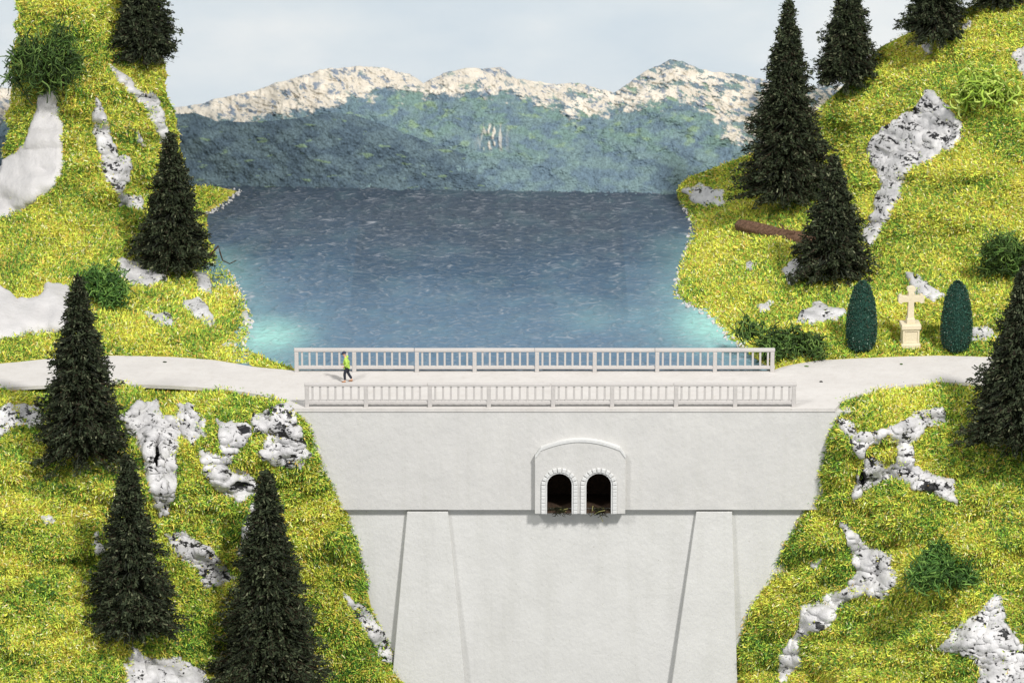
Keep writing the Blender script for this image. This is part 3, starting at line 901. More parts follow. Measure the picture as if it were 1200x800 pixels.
outcrop('LR', [(992, 504), (1010, 508), (1030, 505), (1055, 495), (1075, 480), (1106, 477), (1110, 496), (1085, 501), (1072, 520), (1070, 545), (1095, 555), (1116, 559), (1122, 592), (1095, 581), (1070, 571),
               (1048, 560), (1030, 568), (1010, 576), (998, 592), (1001, 562), (1010, 540), (1022, 530), (1040, 545), (1050, 540), (1052, 520), (1040, 512), (1020, 522), (1008, 532), (1000, 524)],
        'white and black rocks below the road at the right end of the dam', amp=.6, dab=.03, slots=((1009, 555, 3, 24, .7), (1092, 572, 12, 5, .3)))
outcrop('LR', [(980, 490), (994, 488), (1002, 502), (1008, 524), (1000, 530), (990, 510)], dab=.05)
outcrop('LR', [(984, 608), (1000, 620), (1020, 640), (1046, 654), (1052, 680), (1036, 706), (1014, 696), (1000, 701), (980, 716), (976, 736), (950, 741), (937, 756), (942, 776), (926, 792), (914, 806), (913, 765), (935, 740),
               (938, 710), (965, 699), (990, 689), (1001, 670), (994, 640)], dab=-.01)
outcrop('LR', [(1098, 760), (1125, 729), (1150, 714), (1165, 693), (1176, 700), (1180, 730), (1196, 755), (1214, 780), (1214, 815), (1150, 815), (1144, 771), (1120, 766)], 'white rock flecked with black in the lower right corner', dab=.02)
outcrop('LR', [(948, 656), (962, 654), (966, 664), (952, 668)], amp=.3)

# pebbles along the waterline
def pebbles(key, pts, n, label, host):
    pts = np.array(pts, float)
    vs, fs = [], []
    bm0 = bmesh.new(); bmesh.ops.create_icosphere(bm0, subdivisions=1, radius=1.0)
    iv = np.array([v.co[:] for v in bm0.verts]); fi = np.array([[v.index for v in f.verts] for f in bm0.faces]); bm0.free()
    r = np.random.default_rng(len(pts))
    for i in range(n):
        t = r.random() * (len(pts) - 1); k_ = int(t)
        q = pts[k_] * (1 - t + k_) + pts[k_ + 1] * (t - k_)
        c_ = PZ(q[0] + r.normal() * 1.6 + (-1 if key == 'UL' else 1) * 1.5, q[1] + r.normal() * 2.0, WATER_Z + .06)
        v = iv * r.uniform(.05, .15) * r.uniform(.6, 1.3, 3) * r.uniform(.85, 1.15, iv.shape) + c_
        fs.append(fi + len(vs) * len(iv)); vs.append(v)
    o = mesh_np('pebbles', np.concatenate(vs), np.concatenate(fs), M_PLASTER)
    tag(o, label, kind='stuff')


pebbles('UL', [(270, 320), (284, 345), (297, 376), (291, 392), (287, 408), (305, 423)], 110, 'white pebbles along the left waterline', hill_left)
pebbles('UR', [(796, 234), (810, 262), (806, 285), (795, 310), (790, 345), (806, 358), (830, 370), (850, 395), (870, 409)], 190, 'white pebbles along the right waterline', hill_right)
pebbles('UL', [(281, 225), (266, 239), (244, 251)], 50, 'white pebbles round the small spit', spit)

# ------------------------------------------------------------------ grass fibres
PAL = np.array([[0.70, 0.70, 0.10], [0.52, 0.62, 0.09], [0.27, 0.46, 0.06], [0.085, 0.22, 0.045], [0.66, 0.45, 0.11], [0.76, 0.73, 0.40], [0.04, 0.095, 0.03]])


def grass(name, patch, xl, xr, y0, y1, density, keep_fn, rocks, label, length=(.14, .30), strays=()):
    A = 0
    r = np.random.default_rng(abs(hash(label)) % 1000 if False else len(label) * 13)
    n = int((xr(np.array([y0, (y0 + y1) / 2, y1])).mean() - xl(np.array([y0, (y0 + y1) / 2, y1])).mean()) * (y1 - y0) * density)
    py = r.uniform(y0, y1, n * 2)
    lo, hi = xl(py), xr(py)
    xmin, xmax = lo.min(), hi.max()
    px = r.uniform(xmin, xmax, len(py))
    ok = (px > lo) & (px < hi) & keep_fn(px, py)
    px, py = px[ok], py[ok]
    for poly, sd_, wa in rocks:
        ins = inside(poly, px, py)
        d = edge_dist(poly, px, py)
        s = np.where(ins, d, -d) + wa * fbm(px / 11, py / 11, sd_, 3) + 1.6
        sw = s + 2.5 * fbm(px / 5, py / 4, sd_ + 60, 2)
        drop = (sw > 1.6) & ((fbm(px / 12, py / 7, sd_ + 40, 2) < .36) | (s > 11)) & (r.random(len(px)) > np.where(sw > 4, .012, .3))
        px, py = px[~drop], py[~drop]
    # thin spots where the plaster shows
    thin = fbm(px / 17, py / 13, 401, 3) > .62
    k_ = ~(thin & (r.random(len(px)) < .6)); px, py = px[k_], py[k_]
    if len(strays):
        px = np.r_[px, [s[0] for s in strays]]; py = np.r_[py, [s[1] for s in strays]]
    n = len(px)
    base = patch.pt(px, py)
    e = 1.5
    tx = patch.pt(px + e, py) - patch.pt(px - e, py); ty = patch.pt(px, py - e) - patch.pt(px, py + e)
    nrm = np.cross(tx, ty); nrm /= np.linalg.norm(nrm, axis=1)[:, None]
    dirv = nrm * r.uniform(.25, 1.0, n)[:, None] + np.array([0, 0, .12]) + r.normal(size=(n, 3)) * .8
    dirv /= np.linalg.norm(dirv, axis=1)[:, None]
    ln = r.uniform(*length, n) * np.where(r.random(n) < .06, 1.4, 1)
    side = np.cross(dirv, r.normal(size=(n, 3))); side /= np.linalg.norm(side, axis=1)[:, None] + 1e-9
    w = r.uniform(.022, .04, n)[:, None]
    b0 = base - nrm * .06 + nrm * r.uniform(0, .14, n)[:, None]
    bend = r.normal(size=(n, 3)) * .10
    mid = b0 + dirv * (ln * .55)[:, None] + bend * ln[:, None]
    tip = b0 + dirv * ln[:, None] - np.array([0, 0, .10]) * ln[:, None]
    V = np.stack([b0 - side * w, b0 + side * w, mid + side * w * .9, mid - side * w * .9, tip + side * w * .45, tip - side * w * .45], 1)
    i0 = np.arange(n)[:, None] * 6
    F = np.concatenate([i0 + np.array([0, 1, 2, 3]), i0 + np.array([3, 2, 4, 5])])
    tone = 1.7 * fbm(px / 70, py / 50, 411, 4, .6) + .2 * r.normal(size=n)
    pr_ = np.stack([.27 + .20 * tone, .25 + .02 * tone, .19 - .12 * tone, .12 - .12 * tone, .10 + .02 * tone, .06 + .04 * tone, .05 - .05 * tone], 1).clip(.005)
    cs = np.cumsum(pr_ / pr_.sum(1, keepdims=True), 1)
    pick = (r.random(n)[:, None] > cs).sum(1).clip(0, 6)
    col = PAL[pick] * r.uniform(.75, 1.25, n)[:, None] * r.uniform(.9, 1.1, (n, 3))
    o = mesh_np(name, V.reshape(-1, 3), F, M_GRASS, col=np.repeat(col, 6, 0).clip(0, .9))
    return tag(o, label, kind='stuff')


far_l = lambda px: np.interp(px, *zip(*FAR_L)); near_l_ = lambda px: np.interp(px, *zip(*NEAR_L))
far_r = lambda px: np.interp(px, *zip(*FAR_R)); near_r_ = lambda px: np.interp(px, *zip(*NEAR_R))
DEN = 1.0
grass('grass', UL, cvw(XL_UL, 5, 1), lambda y: cvw(XR_UL, 6, 2)(y) - 1, -60, 435, DEN, lambda x, y: y < far_l(x) - .5, ROCKS['UL'], 'yellow-green fibre grass on the left hill')
grass('grass', UR, lambda y: cv(XL_UR)(y) + 1.5, const(1348.0), -70, 435, DEN, lambda x, y: (y < far_r(x) - .5) | (x < 904), ROCKS['UR'], 'yellow-green fibre grass covering the right hillside', (.13, .29))
grass('grass', LL, const(-148.0), lambda y: cv(DAM_L)(y) + 10, 449, 850, DEN, lambda x, y: (y > near_l_(x) - .8) | (x > 345), ROCKS['LL'], 'yellow-green fibre grass on the slope left of the dam', (.15, .32))
grass('grass', LR, lambda y: cv(DAM_R)(y) - 10, const(1348.0), 446, 850, DEN, lambda x, y: y > near_r_(x) - .8, ROCKS['LR'], 'yellow-green fibre grass on the slope right of the dam', (.15, .32))
grass('grass', SP, const(196.0), cv([(218, 244), (222, 262), (225, 268), (230, 266), (238, 255), (250, 236), (262, 214)]), 219, 258, DEN * .8, lambda x, y: x > 0, [], 'thin fibre grass on the small spit', (.18, .34))

# ------------------------------------------------------------------ spruces: wire trunk with whorls of flocked twigs
def spruce(patch, bx, by, tipy, half, label, seed, dens=1.0, skirt=True, twig=None, jag=1.0, Y=None):
    r = np.random.default_rng(seed)
    p = patch.pt(np.array(bx, float), np.array(by, float)) if Y is None else P(bx, by, Y)
    s = scale_at(p)
    Ht = (by - tipy) / s / math.cos(TH) * .985
    Rm = half * .95 / s
    t = thing('spruce_tree', tuple(p), label, 'tree', 'dark model spruces')
    # trunk
    bm = bmesh.new()
    lathe(bm, [(.17, -.5), (.16, .2), (.13, Ht * .4), (.08, Ht * .8), (.02, Ht * .985)], 7, jitter=.1)
    obj_bm('trunk', bm, M_TRUNK, t)
    # twigs in loose tiers
    nb = int((150 + 26 * Ht * Rm) * dens)
    u = r.random(nb) ** .80                                   # 0 tip, 1 base
    u = 1 - u * .97 if False else u * .965 + .01
    env = np.interp(u, [0, .04, .10, .2, .35, .55, .75, .9, 1.0], [.07, .12, .17, .27, .43, .62, .82, .97, .90])
    tiers = 1 + .16 * jag * np.sin(u * (9.5 + 2 * r.random()) * 2 * math.pi + r.random() * 6) * (u > .12) * np.minimum(1, u * 2)
    az = r.random(nb) * 2 * math.pi
    lob = 1 + .12 * jag * np.sin(az * 3 + u * 19 + seed) + .08 * np.sin(az * 5 - u * 31)
    R = Rm * env * tiers * lob * r.uniform(.66, 1.06, nb)
    R = np.maximum(R, .10)
    z0 = Ht * (1 - u)
    droop = r.uniform(-.02, .30, nb) + .10 * u
    d = np.stack([np.cos(az), np.sin(az), -droop], 1)
    z0 = z0 + .06 * Ht * env
    start = np.stack([0 * z0, 0 * z0, z0], 1)
    tipp = start + d * R[:, None]
    tipp[:, 2] += .08 * R
    paths = np.stack([start, start * .5 + tipp * .5 + np.array([0, 0, 1]) * (.04 * R)[:, None], tipp], 1)
    v, f = tubes_np(paths, np.repeat(np.array([[.03, .024, .012]]), nb, 0), 3)
    br = mesh_np('twigs', v, f, M_TRUNK, t)
    # flock: narrow flakes round each twig
    nf = np.maximum(6, (R / Rm * 54 + 8).astype(int))
    k_ = np.repeat(np.arange(nb), nf); n = len(k_)
    q = r.random(n) ** .62 * .94 + .10
    c_ = start[k_] * (1 - q)[:, None] + tipp[k_] * q[:, None]
    spread = .10 + .07 * r.random(n)
    c_ += r.normal(size=(n, 3)) * spread[:, None] * .75
    dirv = d[k_] * r.uniform(.5, 1.1, n)[:, None] + r.normal(size=(n, 3)) * .50 + np.array([0, 0, .05])
    dirv /= np.linalg.norm(dirv, axis=1)[:, None]
    side = np.cross(dirv, r.normal(size=(n, 3))); side /= np.linalg.norm(side, axis=1)[:, None] + 1e-9
    ln = r.uniform(.15, .32, n)[:, None]; w = r.uniform(.026, .058, n)[:, None]
    a = c_ - dirv * ln * .5; b_ = c_ + dirv * ln * .5
    V = np.stack([a - side * w * .7, a + side * w * .7, b_ + side * w, b_ - side * w], 1)
    base = np.array([[.020, .028, .013], [.032, .044, .020], [.054, .068, .032], [.022, .018, .010], [.14, .15, .085]])
    col = base[r.choice(5, n, p=[.33, .29, .20, .12, .06])] * r.uniform(.8, 1.2, n)[:, None]
    # lone fibres poking out of the lower skirt
    if skirt:
        m = int(420 * dens)
        az2 = r.random(m) * 2 * math.pi; u2 = r.uniform(.15, 1.0, m); e2 = np.interp(u2, [0, .04, .10, .2, .35, .55, .75, .9, 1.0], [.07, .12, .17, .27, .43, .62, .82, .97, .90])
        st = np.stack([np.cos(az2) * Rm * .62 * e2, np.sin(az2) * Rm * .62 * e2, Ht * (1 - u2) + .05 * Ht * e2], 1)
        dv = np.stack([np.cos(az2 + r.normal(size=m) * .2), np.sin(az2 + r.normal(size=m) * .2), r.uniform(-.35, .05, m)], 1)
        en = st + dv * (Rm * np.maximum(e2, .35) * r.uniform(.25, .58, m))[:, None]
        sd = np.cross(dv, [0, 0, 1.0]); sd /= np.linalg.norm(sd, axis=1)[:, None]
        V = np.concatenate([V, np.stack([st - sd * .035, st + sd * .035, en + sd * .018, en - sd * .018], 1)])
        col = np.concatenate([col, np.tile([[.022, .026, .018]], (m, 1))])
        n += m
    F = np.arange(n * 4).reshape(n, 4)
    mesh_np('crown', V.reshape(-1, 3), F, M_NEEDLE, t, col=np.repeat(col, 4, 0))
    if twig is not None:
        pts = np.array([P(x, y, p[1] - .6 + dy) for x, y, dy in twig]) - p
        v, f = tubes_np(pts[None], np.linspace(.07, .03, len(pts))[None], 5)
        mesh_np('bare_twig', v, f, M_TRUNK, t)
    return t


spruce(UL, 170, 76, -90, 42, 'dark spruce cut by the top edge of the picture on the left hill', 1, 1.2)
spruce(UL, 203, 318, 155, 49, 'dark spruce between the left hill and the lake', 2, 1.0, twig=[(245, 300, 0), (256, 288, 0), (258, 296, 0), (261, 305, -.1), (269, 309, -.2), (277, 305, -.2)])
spruce(LL, 97, 545, 321, 58, 'tall dark spruce overlapping the road on the left', 3, 1.0)
spruce(LL, 155, 750, 528, 56, 'dark spruce on the lower left slope below the cleft rock', 4, 1.0)
spruce(LL, 316, 818, 546, 70, 'large dark spruce nearest the dam face at the bottom edge', 5, 1.1)
spruce(UR, 920, 242, 2, 56, 'tallest dark spruce standing at the right lake shore', 6, 1.1)
spruce(UR, 992, 106, -40, 40, 'dark spruce behind the tallest one on the right hill', 7, 1.0)
spruce(UR, 1095, 50, -95, 44, 'dark spruce on the right skyline, cut by the top edge', 8, 1.0)
spruce(UR, 1166, 10, -110, 36, 'spruce at top right with only its lowest branches in view', 9, .8)
spruce(UR, 975, 328, 182, 49, 'dark spruce over the brown log on the right bank', 10, 1.0)
spruce(LR, 1194, 528, 312, 66, 'dark spruce at the right edge beside the road end', 12, 1.3)

# ------------------------------------------------------------------ lichen bushes
def bush(patch, cx, cy, rx, ry, label, seed, cols, n=420, thick=.05, top=None):
    r = np.random.default_rng(seed)
    p = patch.pt(np.array(float(cx)), np.array(float(cy + ry * .75)))
    s = scale_at(p); Rx, Rz = rx / s, ry * 1.45 / s / math.cos(TH)
    t = thing('bush', tuple(p), label, 'bush', 'lichen bushes')
    L = 7
    az = r.random(n) * 2 * math.pi; el = np.arcsin(r.uniform(-.1, 1, n))
    rad = r.uniform(.55, 1.0, n)
    tgt = np.stack([np.cos(az) * np.cos(el) * Rx, np.sin(az) * np.cos(el) * Rx * .8, np.sin(el) * Rz], 1) * rad[:, None]
    nl = 7; lc = r.normal(size=(nl, 3)) * np.array([Rx * .42, Rx * .3, Rz * .13]) + np.array([0, 0, Rz * .30]); lk = r.integers(0, nl, n)
    tgt = lc[lk] + (tgt - np.array([0, 0, Rz * .35])) * r.uniform(.42, .66, nl)[lk][:, None]
    tgt[:, 2] = np.maximum(tgt[:, 2], -.05)
    st = lc[lk] + (tgt - lc[lk]) * r.uniform(.25, .8, n)[:, None] + r.normal(size=(n, 3)) * np.array([Rx, Rx, Rz]) * .12
    tt = np.linspace(0, 1, L)
    paths = st[:, None] * (1 - tt)[None, :, None] + tgt[:, None] * tt[None, :, None]
    ph = r.random((n, 3)) * 6.28; am = r.uniform(.08, .24, (n, 3)) * min(1.0, Rx)
    paths = paths + am[:, None] * np.sin(ph[:, None] + tt[None, :, None] * r.uniform(3, 8, (n, 3))[:, None])
    # forked tips
    fk = paths[:, 3:4] + (paths - paths[:, :1])[:, :] * .55
    fk = fk + r.normal(size=(n, 1, 3)) * tt[None, :, None] * .32
    paths = np.concatenate([paths, fk])
    rr = thick * r.uniform(.6, 1.1, len(paths))[:, None] * np.linspace(1.1, .5, L)[None]
    v, f = tubes_np(paths, rr, 4)
    cols = np.array(cols)
    kc = cols[r.integers(0, len(cols), len(paths))] * r.uniform(.75, 1.25, len(paths))[:, None]
    mesh_np('foliage', v, f, M_LICHEN, t, col=np.repeat(kc, L * 4, 0))
    stem, sf = tubes_np(np.array([[[0, 0, -.4], [.03, 0, .1], [0, .02, Rz * .3], [0.05, 0, Rz * .5]]]), np.array([[.12, .1, .08, .04]]), 6)
    mesh_np('stem', stem, sf, M_TRUNK, t)
    return t


DKG = [[.036, .075, .014], [.07, .14, .024], [.024, .045, .011], [.13, .21, .045]]
MDG = [[.045, .12, .018], [.08, .18, .03], [.028, .07, .014], [.15, .27, .05]]
BRG = [[.26, .38, .04], [.36, .48, .07], [.17, .28, .03], [.46, .56, .13]]
bush(UL, 74, 52, 52, 72, 'dark green lichen bush near the top of the left hill', 31, DKG, 620)
bush(UL, 122, 328, 38, 36, 'green lichen bush behind the spruce overlapping the road', 32, MDG, 480)
bush(UR, 1150, 92, 40, 44, 'bright yellow-green branching lichen bush high on the right hill', 33, BRG, 150, .085)
bush(UR, 1186, 284, 38, 44, 'dark green lichen bush cut by the right edge', 34, DKG, 560)
bush(UR, 912, 392, 32, 32, 'dark green lichen bush at the right end of the back railing', 35, DKG, 380)
bush(UR, 948, 396, 24, 22, 'small low lichen bush between the back railing and the left cypress', 38, DKG, 220)
bush(LR, 1112, 658, 40, 38, 'round green lichen bush on the lower right slope', 36, MDG, 560)

# ------------------------------------------------------------------ flocked cypresses
def cypress(cx, by, ty, half, label, seed):
    r = np.random.default_rng(seed)
    p = UR.pt(np.array(float(cx)), np.array(float(by)))
    s = scale_at(p); Ht = (by - ty) / s / math.cos(TH); Rm = half / s
    t = thing('cypress', tuple(p), label, 'shrub', 'flocked cypresses beside the cross')
    hz = [0, .05, .15, .3, .5, .7, .85, .94, 1.0]; rr = [.45, .78, .95, 1.0, .95, .80, .60, .40, .06]
    bm = bmesh.new(); lathe(bm, [(Rm * .93 * a, Ht * h - .05) for h, a in zip(hz, rr)], 20, jitter=.03)
    o = obj_bm('core', bm, M_CYP, t, smooth_shade=True)
    ca = o.data.color_attributes.new('Col', 'FLOAT_COLOR', 'POINT')
    for d_ in ca.data: d_.color = (.02, .06, .045, 1)
    n = 5200
    h = r.random(n); a = r.random(n) * 2 * math.pi
    R = np.interp(h, hz, rr) * Rm
    dr = np.gradient(np.interp(np.linspace(0, 1, 50), hz, rr) * Rm, Ht / 49)
    sl = np.interp(h, np.linspace(0, 1, 50), dr)
    nr = np.stack([np.cos(a), np.sin(a), -sl * .7], 1) + r.normal(size=(n, 3)) * .5
    nr /= np.linalg.norm(nr, axis=1)[:, None]
    c_ = np.stack([np.cos(a) * R * .95, np.sin(a) * R * .95, h * Ht - .05], 1)
    side = np.cross(nr, r.normal(size=(n, 3))); side /= np.linalg.norm(side, axis=1)[:, None]
    ln = r.uniform(.06, .13, n)[:, None]; w = r.uniform(.016, .03, n)[:, None]
    V = np.stack([c_ - side * w, c_ + side * w, c_ + nr * ln + side * w, c_ + nr * ln - side * w], 1)
    base = np.array([[.025, .065, .042], [.04, .10, .065], [.06, .14, .10], [.065, .06, .04], [.17, .24, .20]])
    col = base[r.choice(5, n, p=[.36, .3, .15, .13, .06])]
    mesh_np('foliage', V.reshape(-1, 3), np.arange(n * 4).reshape(n, 4), M_CYP, t, col=np.repeat(col, 4, 0))


cypress(1009, 409, 329, 18, 'dark teal cypress to the left of the cream cross', 41)
cypress(1120, 409, 329, 18.5, 'dark teal cypress to the right of the cream cross', 42)

# ------------------------------------------------------------------ wayside cross
p = UR.pt(np.array(1066.0), np.array(404.0)); s = scale_at(p)
cr = thing('wayside_cross', (float(p[0]), float(p[1]), float(p[2]) - .03), 'cream stone wayside cross on a panelled pedestal between two cypresses', 'cross', rz=math.radians(4))
k_ = 1 / s
bm = bmesh.new(); add_box(bm, -11.5 * k_, 11.5 * k_, -.55, .55, -.15, 4.5 * k_); obj_bm('plinth', bm, M_CREAM, cr, bevel=.05)
bm = bmesh.new()
add_box(bm, -9.7 * k_, 9.7 * k_, -.44, .46, 4.4 * k_, 22 * k_)
for b4 in ((-9.7, -7.6, 4.4, 22), (7.6, 9.7, 4.4, 22), (-7.6, 7.6, 19.8, 22), (-7.6, 7.6, 4.4, 6.6)):
    add_box(bm, b4[0] * k_, b4[1] * k_, -.50, -.42, b4[2] * k_, b4[3] * k_)
obj_bm('pedestal', bm, M_CREAM, cr)
bm = bmesh.new(); add_box(bm, -11.6 * k_, 11.6 * k_, -.58, .56, 22 * k_, 28.2 * k_); obj_bm('cap', bm, M_CREAM, cr, bevel=.06)
bm = bmesh.new(); add_box(bm, -4.8 * k_, 4.8 * k_, -.30, .30, 28 * k_, 34.5 * k_); obj_bm('shaft_foot', bm, M_CREAM, cr, bevel=.03)
# cross outline with flared rounded ends
def lobe(cx, cz, ux, uz):
    """flared end of an arm pointing (ux,uz)"""
    vx, vz = -uz, ux
    out = []
    for (al, ac) in ((0, -3.4), (4.6, -3.4), (6.0, -5.0), (7.4, -5.4), (9.2, -4.4), (10.2, -2.2), (10.5, 0), (10.2, 2.2), (9.2, 4.4), (7.4, 5.4), (6.0, 5.0), (4.6, 3.4), (0, 3.4)):
        out.append((cx + ux * al + vx * ac, cz + uz * al + vz * ac))
    return out


cz = 57.5
o_ = [(-3.7, 34), (3.7, 34), (3.4, cz - 3.4)] + lobe(5.0, cz, 1, 0) + lobe(0, cz + 4.6, 0, 1) + lobe(-5.0, cz, -1, 0) + [(-3.4, cz - 3.4)]
bm = bmesh.new(); prism(bm, [(x * k_, z * k_) for x, z in o_], -.20, .20)
o = obj_bm('cross', bm, M_CREAM, cr)
bv = o.modifiers.new('b', 'BEVEL'); bv.width = .035; bv.segments = 2; bv.limit_method = 'ANGLE'

# ------------------------------------------------------------------ fallen log
a_ = UR.pt(np.array(866.0), np.array(268.0)); b_ = UR.pt(np.array(962.0), np.array(291.0))
lg = thing('log', tuple(a_), 'reddish-brown fallen log lying on the right bank', 'log')
n_ = 26; m_ = 14
ax = (b_ - a_); Ln = np.linalg.norm(ax); ax /= Ln
sv = np.cross(ax, [0, 0, 1.0]); sv /= np.linalg.norm(sv); uv = np.cross(sv, ax)
V = []
for i in range(n_):
    t = i / (n_ - 1); rr = .42 + .13 * math.sin(t * 2.6) + .05 * math.sin(t * 9)
    if i == 0: rr *= .86
    for j in range(m_):
        an = 2 * math.pi * j / m_
        q = rr * (1 + .13 * math.sin(an * 5 + 1.2 * math.sin(t * 4)) + .05 * float(noise(t * 9, an * 2, 5)))
        V.append(ax * Ln * t + sv * q * math.cos(an) + uv * (q * math.sin(an) + .22))
V = np.array(V)
idx = np.arange(n_ * m_).reshape(n_, m_)
F = np.stack([idx[:-1], np.roll(idx[:-1], -1, 1), np.roll(idx[1:], -1, 1), idx[1:]], -1).reshape(-1, 4)
mesh_np('bark', V, F, M_BARK, lg, smooth_shade=True)
bm = bmesh.new(); vs = [bm.verts.new(V[j] - ax * .0) for j in range(m_)]; cc = bm.verts.new(V[:m_].mean(0) - ax * .04)
for j in range(m_): bm.faces.new((vs[j], cc, vs[(j + 1) % m_]))
obj_bm('cut_end', bm, M_BARK, lg)
for i in range(9):
    t = random.uniform(.55, .85)
    st = ax * Ln * t + uv * .45
    en = st + Vector((random.uniform(-.9, -.2), random.uniform(-.1, .5), random.uniform(.25, .7)))
    v, f = tubes_np(np.array([[st, (st + np.array(en)) / 2 + np.array([0, 0, .05]), np.array(en)]]), np.array([[.06, .04, .015]]), 4)
    mesh_np('splinter', v, f, M_BARK, lg)

# ------------------------------------------------------------------ moss at the foot of the openings
M_MOSS = col_mat('moss_fibre', .8, .1)
for cx, side_ in zip(OX, ('left', 'right')):
    r = np.random.default_rng(int(cx * 10))
    n = 150
    st = np.stack([cx + r.normal(size=n) * .28, r.uniform(-.36, .15, n), np.full(n, zb + .03) + r.uniform(-.12, .18, n)], 1)
    st[:, 2] = np.where(st[:, 1] < .0, st[:, 2], CR_Z + .05)
    en = st + np.stack([r.normal(size=n) * .16, r.uniform(-.2, .02, n), r.uniform(-.15, .16, n)], 1)
    lng = r.random(n) < .03
    en[lng] += r.normal(size=(lng.sum(), 3)) * np.array([.3, .05, .3])
    v, f = tubes_np(np.stack([st, (st + en) / 2 + r.normal(size=(n, 3)) * .02, en], 1), np.full((n, 3), .02), 3)
    kc = np.array([[.02, .022, .010], [.015, .012, .008], [.03, .035, .014]])[r.integers(0, 3, n)]; kc[lng] = [.35, .33, .12]
    o = mesh_np('moss', v, f, M_MOSS, col=np.repeat(kc, 9, 0))
    tag(o, 'dark moss tuft on the sill of the %s arched opening' % side_, 'moss', 'moss on the dam openings')

# crumbs dropped on the road
for i, (x, y, c_, where) in enumerate([(1056, 426.5, (.05, .09, .02), 'right of the dam, below the cross'), (945, 429, (.07, .12, .03), 'right of the back railing end'), (193, 424, (.03, .04, .02), 'left of the dam near the lake side'),
                                        (962, 447, (.02, .02, .02), 'between front railing and right slope')]):
    p = PZ(x, y, .02)
    bm = bmesh.new(); bmesh.ops.create_icosphere(bm, subdivisions=1, radius=.11)
    for v in bm.verts: v.co = Vector((v.co.x * random.uniform(.8, 1.6), v.co.y * random.uniform(.7, 1.2), v.co.z * .5))
    m_c, nt, b = new_mat('crumb', .9, .1); b.inputs['Base Color'].default_value = (*c_, 1)
    o = obj_bm('crumb', bm, m_c); o.location = p
    tag(o, 'tiny dark scenery crumb on the road ' + where, 'crumb', 'crumbs on the road')

# ------------------------------------------------------------------ walker
def skin_mesh(name, verts, edges, radii, mat, parent, root=0, sub=2):
    me = bpy.data.meshes.new(name)
    me.from_pydata(verts, edges, [])
    o = bpy.data.objects.new(name, me); C.objects.link(o); o.parent = parent
    me.materials.append(mat)
    mod = o.modifiers.new('skin', 'SKIN')
    mod.use_smooth_shade = True
    for i, rr in enumerate(radii):
        sv_ = me.skin_vertices[0].data[i]
        sv_.radius = rr if isinstance(rr, tuple) else (rr, rr)
        sv_.use_root = (i == root)
    sb = o.modifiers.new('sub', 'SUBSURF'); sb.levels = sub; sb.render_levels = sub
    return o


def plain(name, c_, rough=.6):
    m, nt, b = new_mat(name, rough, .3)
    nt.links.new(ramp(nt, noise_tex(nt, 6, 3), [(.35, tuple(x * .85 for x in c_)), (.65, c_)]), b.inputs['Base Color'])
    return m


SKIN, LIMEJ, NAVY, SHOE, CAPM = plain('skin', (.72, .42, .27)), plain('lime_jacket', (.42, .62, .10)), plain('navy_cloth', (.022, .026, .04)), plain('brown_shoe', (.35, .16, .07)), plain('cap_cloth', (.03, .035, .07))
pp = PZ(406.5, 447.5, 0)
man = thing('person', (float(pp[0]), float(pp[1]), 0.0), 'person in lime jacket, dark cap and dark trousers walking left across the dam', 'person', rz=math.pi)
# local +X is the walking direction; body
bv_ = [(0, 0, .95), (.01, 0, 1.15), (.04, 0, 1.38), (.07, 0, 1.50), (.10, 0, 1.57),                       # pelvis .. neck
       (.02, .10, .90), (.14, .10, .50), (.10, .10, .09), (.24, .10, .04),                               # front leg
       (-.02, -.10, .90), (-.08, -.10, .50), (-.30, -.10, .13), (-.19, -.10, .04),                       # rear leg
       (.04, .20, 1.40), (-.03, .25, 1.15), (.17, .22, 1.00),                                            # near arm, bent
       (.04, -.20, 1.40), (.02, -.25, 1.14), (.22, -.20, 1.02)]
be = [(0, 1), (1, 2), (2, 3), (3, 4), (0, 5), (5, 6), (6, 7), (7, 8), (0, 9), (9, 10), (10, 11), (11, 12), (2, 13), (13, 14), (14, 15), (2, 16), (16, 17), (17, 18)]
brd = [.13, .12, .14, .07, .055, .085, .062, .04, .035, .085, .062, .04, .035, .06, .045, .032, .06, .045, .032]
for hx, hy, hz, sg in ((.17, .22, 1.00, 1), (.22, -.20, 1.02, -1)):                                      # hands: palm, fingers, thumb
    base_i = 15 if sg > 0 else 18
    pi = len(bv_); bv_.append((hx + .07, hy, hz + .0)); brd.append((.034, .02)); be.append((base_i, pi))
    for q, (dy, ln) in enumerate(((-.03, .075), (-.01, .085), (.01, .08), (.03, .062))):
        i1 = len(bv_); bv_.append((hx + .07 + ln * .6, hy + dy, hz - .012)); brd.append(.0095); be.append((pi, i1))
        bv_.append((hx + .07 + ln * .85, hy + dy, hz - .045)); brd.append(.008); be.append((i1, i1 + 1))
    i1 = len(bv_); bv_.append((hx + .06, hy - sg * .045, hz + .02)); brd.append(.010); be.append((pi, i1))
    bv_.append((hx + .10, hy - sg * .055, hz + .015)); brd.append(.009); be.append((i1, i1 + 1))
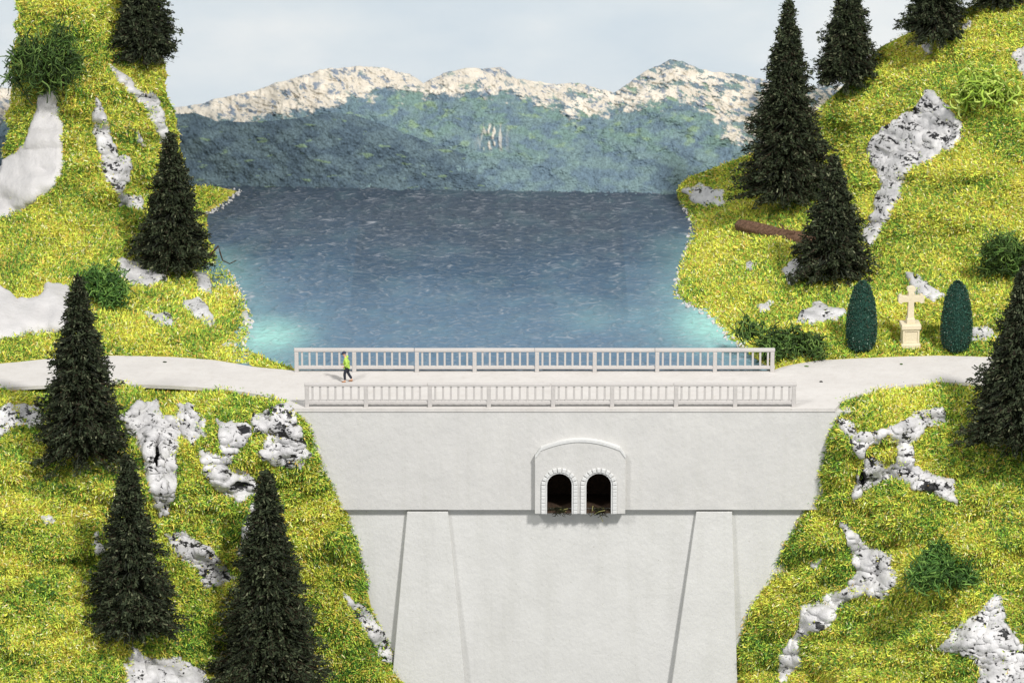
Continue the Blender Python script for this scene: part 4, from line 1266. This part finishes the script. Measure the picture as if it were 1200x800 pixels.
# head grown from the neck
h0 = len(bv_); bv_ += [(.135, 0, 1.64), (.15, 0, 1.72), (.13, 0, 1.79)]; brd += [.075, .098, .075]; be += [(4, h0), (h0, h0 + 1), (h0 + 1, h0 + 2)]
i1 = len(bv_); bv_.append((.262, 0, 1.685)); brd.append(.014); be.append((h0 + 1, i1))                      # nose
for sg in (-1, 1):
    i1 = len(bv_); bv_.append((.14, sg * .105, 1.70)); brd.append(.018); be.append((h0 + 1, i1))            # ears
man.scale = (1.06,) * 3
skin_mesh('body', bv_, be, brd, SKIN, man)
for sg in (-1, 1):
    bm = bmesh.new(); bmesh.ops.create_icosphere(bm, subdivisions=1, radius=.014); o = obj_bm('eye', bm, CAPM, man, True); o.location = (.232, sg * .038, 1.715)
bm = bmesh.new(); add_box(bm, -.008, .008, -.025, .025, -.006, .006); o = obj_bm('mouth', bm, SHOE, man); o.location = (.222, 0, 1.635)
jv = [(.0, 0, .88), (.01, 0, 1.05), (.01, 0, 1.2), (.03, 0, 1.36), (.06, 0, 1.48), (.04, .19, 1.41), (-.03, .255, 1.15), (.12, .23, 1.03), (.04, -.19, 1.41), (.02, -.255, 1.14), (.17, -.21, 1.04), (-.06, 0, 1.52), (-.03, 0, 1.64)]
skin_mesh('jacket', jv, [(0, 1), (1, 2), (2, 3), (3, 4), (3, 5), (5, 6), (6, 7), (3, 8), (8, 9), (9, 10), (4, 11), (11, 12)],
          [.185, .185, .18, .18, .10, .095, .08, .062, .095, .08, .062, .09, .075], LIMEJ, man, root=1)
tv = [(0, 0, .93), (.02, .10, .84), (.13, .10, .50), (.10, .10, .14), (-.02, -.10, .84), (-.08, -.10, .50), (-.28, -.10, .17)]
skin_mesh('trousers', tv, [(0, 1), (1, 2), (2, 3), (0, 4), (4, 5), (5, 6)], [.155, .115, .088, .072, .115, .088, .072], NAVY, man)
for sg, x0, z0 in ((1, .10, .055), (-1, -.30, .07)):
    sh = skin_mesh('shoe', [(x0 - .05, sg * .10, z0), (x0 + .06, sg * .10, z0 - .004), (x0 + .20, sg * .10, z0 - .012)], [(0, 1), (1, 2)], [(.058, .058), (.062, .052), (.052, .038)], SHOE, man)
bm = bmesh.new()
lathe(bm, [(.112, 0), (.125, .03), (.118, .08), (.08, .125), (.01, .14)], 18)
v = [bm.verts.new(c_) for c_ in ((.06, -.10, .01), (.06, .10, .01), (.21, .06, -.015), (.21, -.06, -.015))]; bm.faces.new(v)
v2 = [bm.verts.new(c_) for c_ in ((.06, -.10, -.005), (.06, .10, -.005), (.21, .06, -.03), (.21, -.06, -.03))]; bm.faces.new(v2[::-1])
for i in range(4): bm.faces.new((v[i], v2[i], v2[(i + 1) % 4], v[(i + 1) % 4]))
o = obj_bm('cap', bm, CAPM, man, True); o.location = (.14, 0, 1.735); o.rotation_euler = (0, math.radians(8), 0)
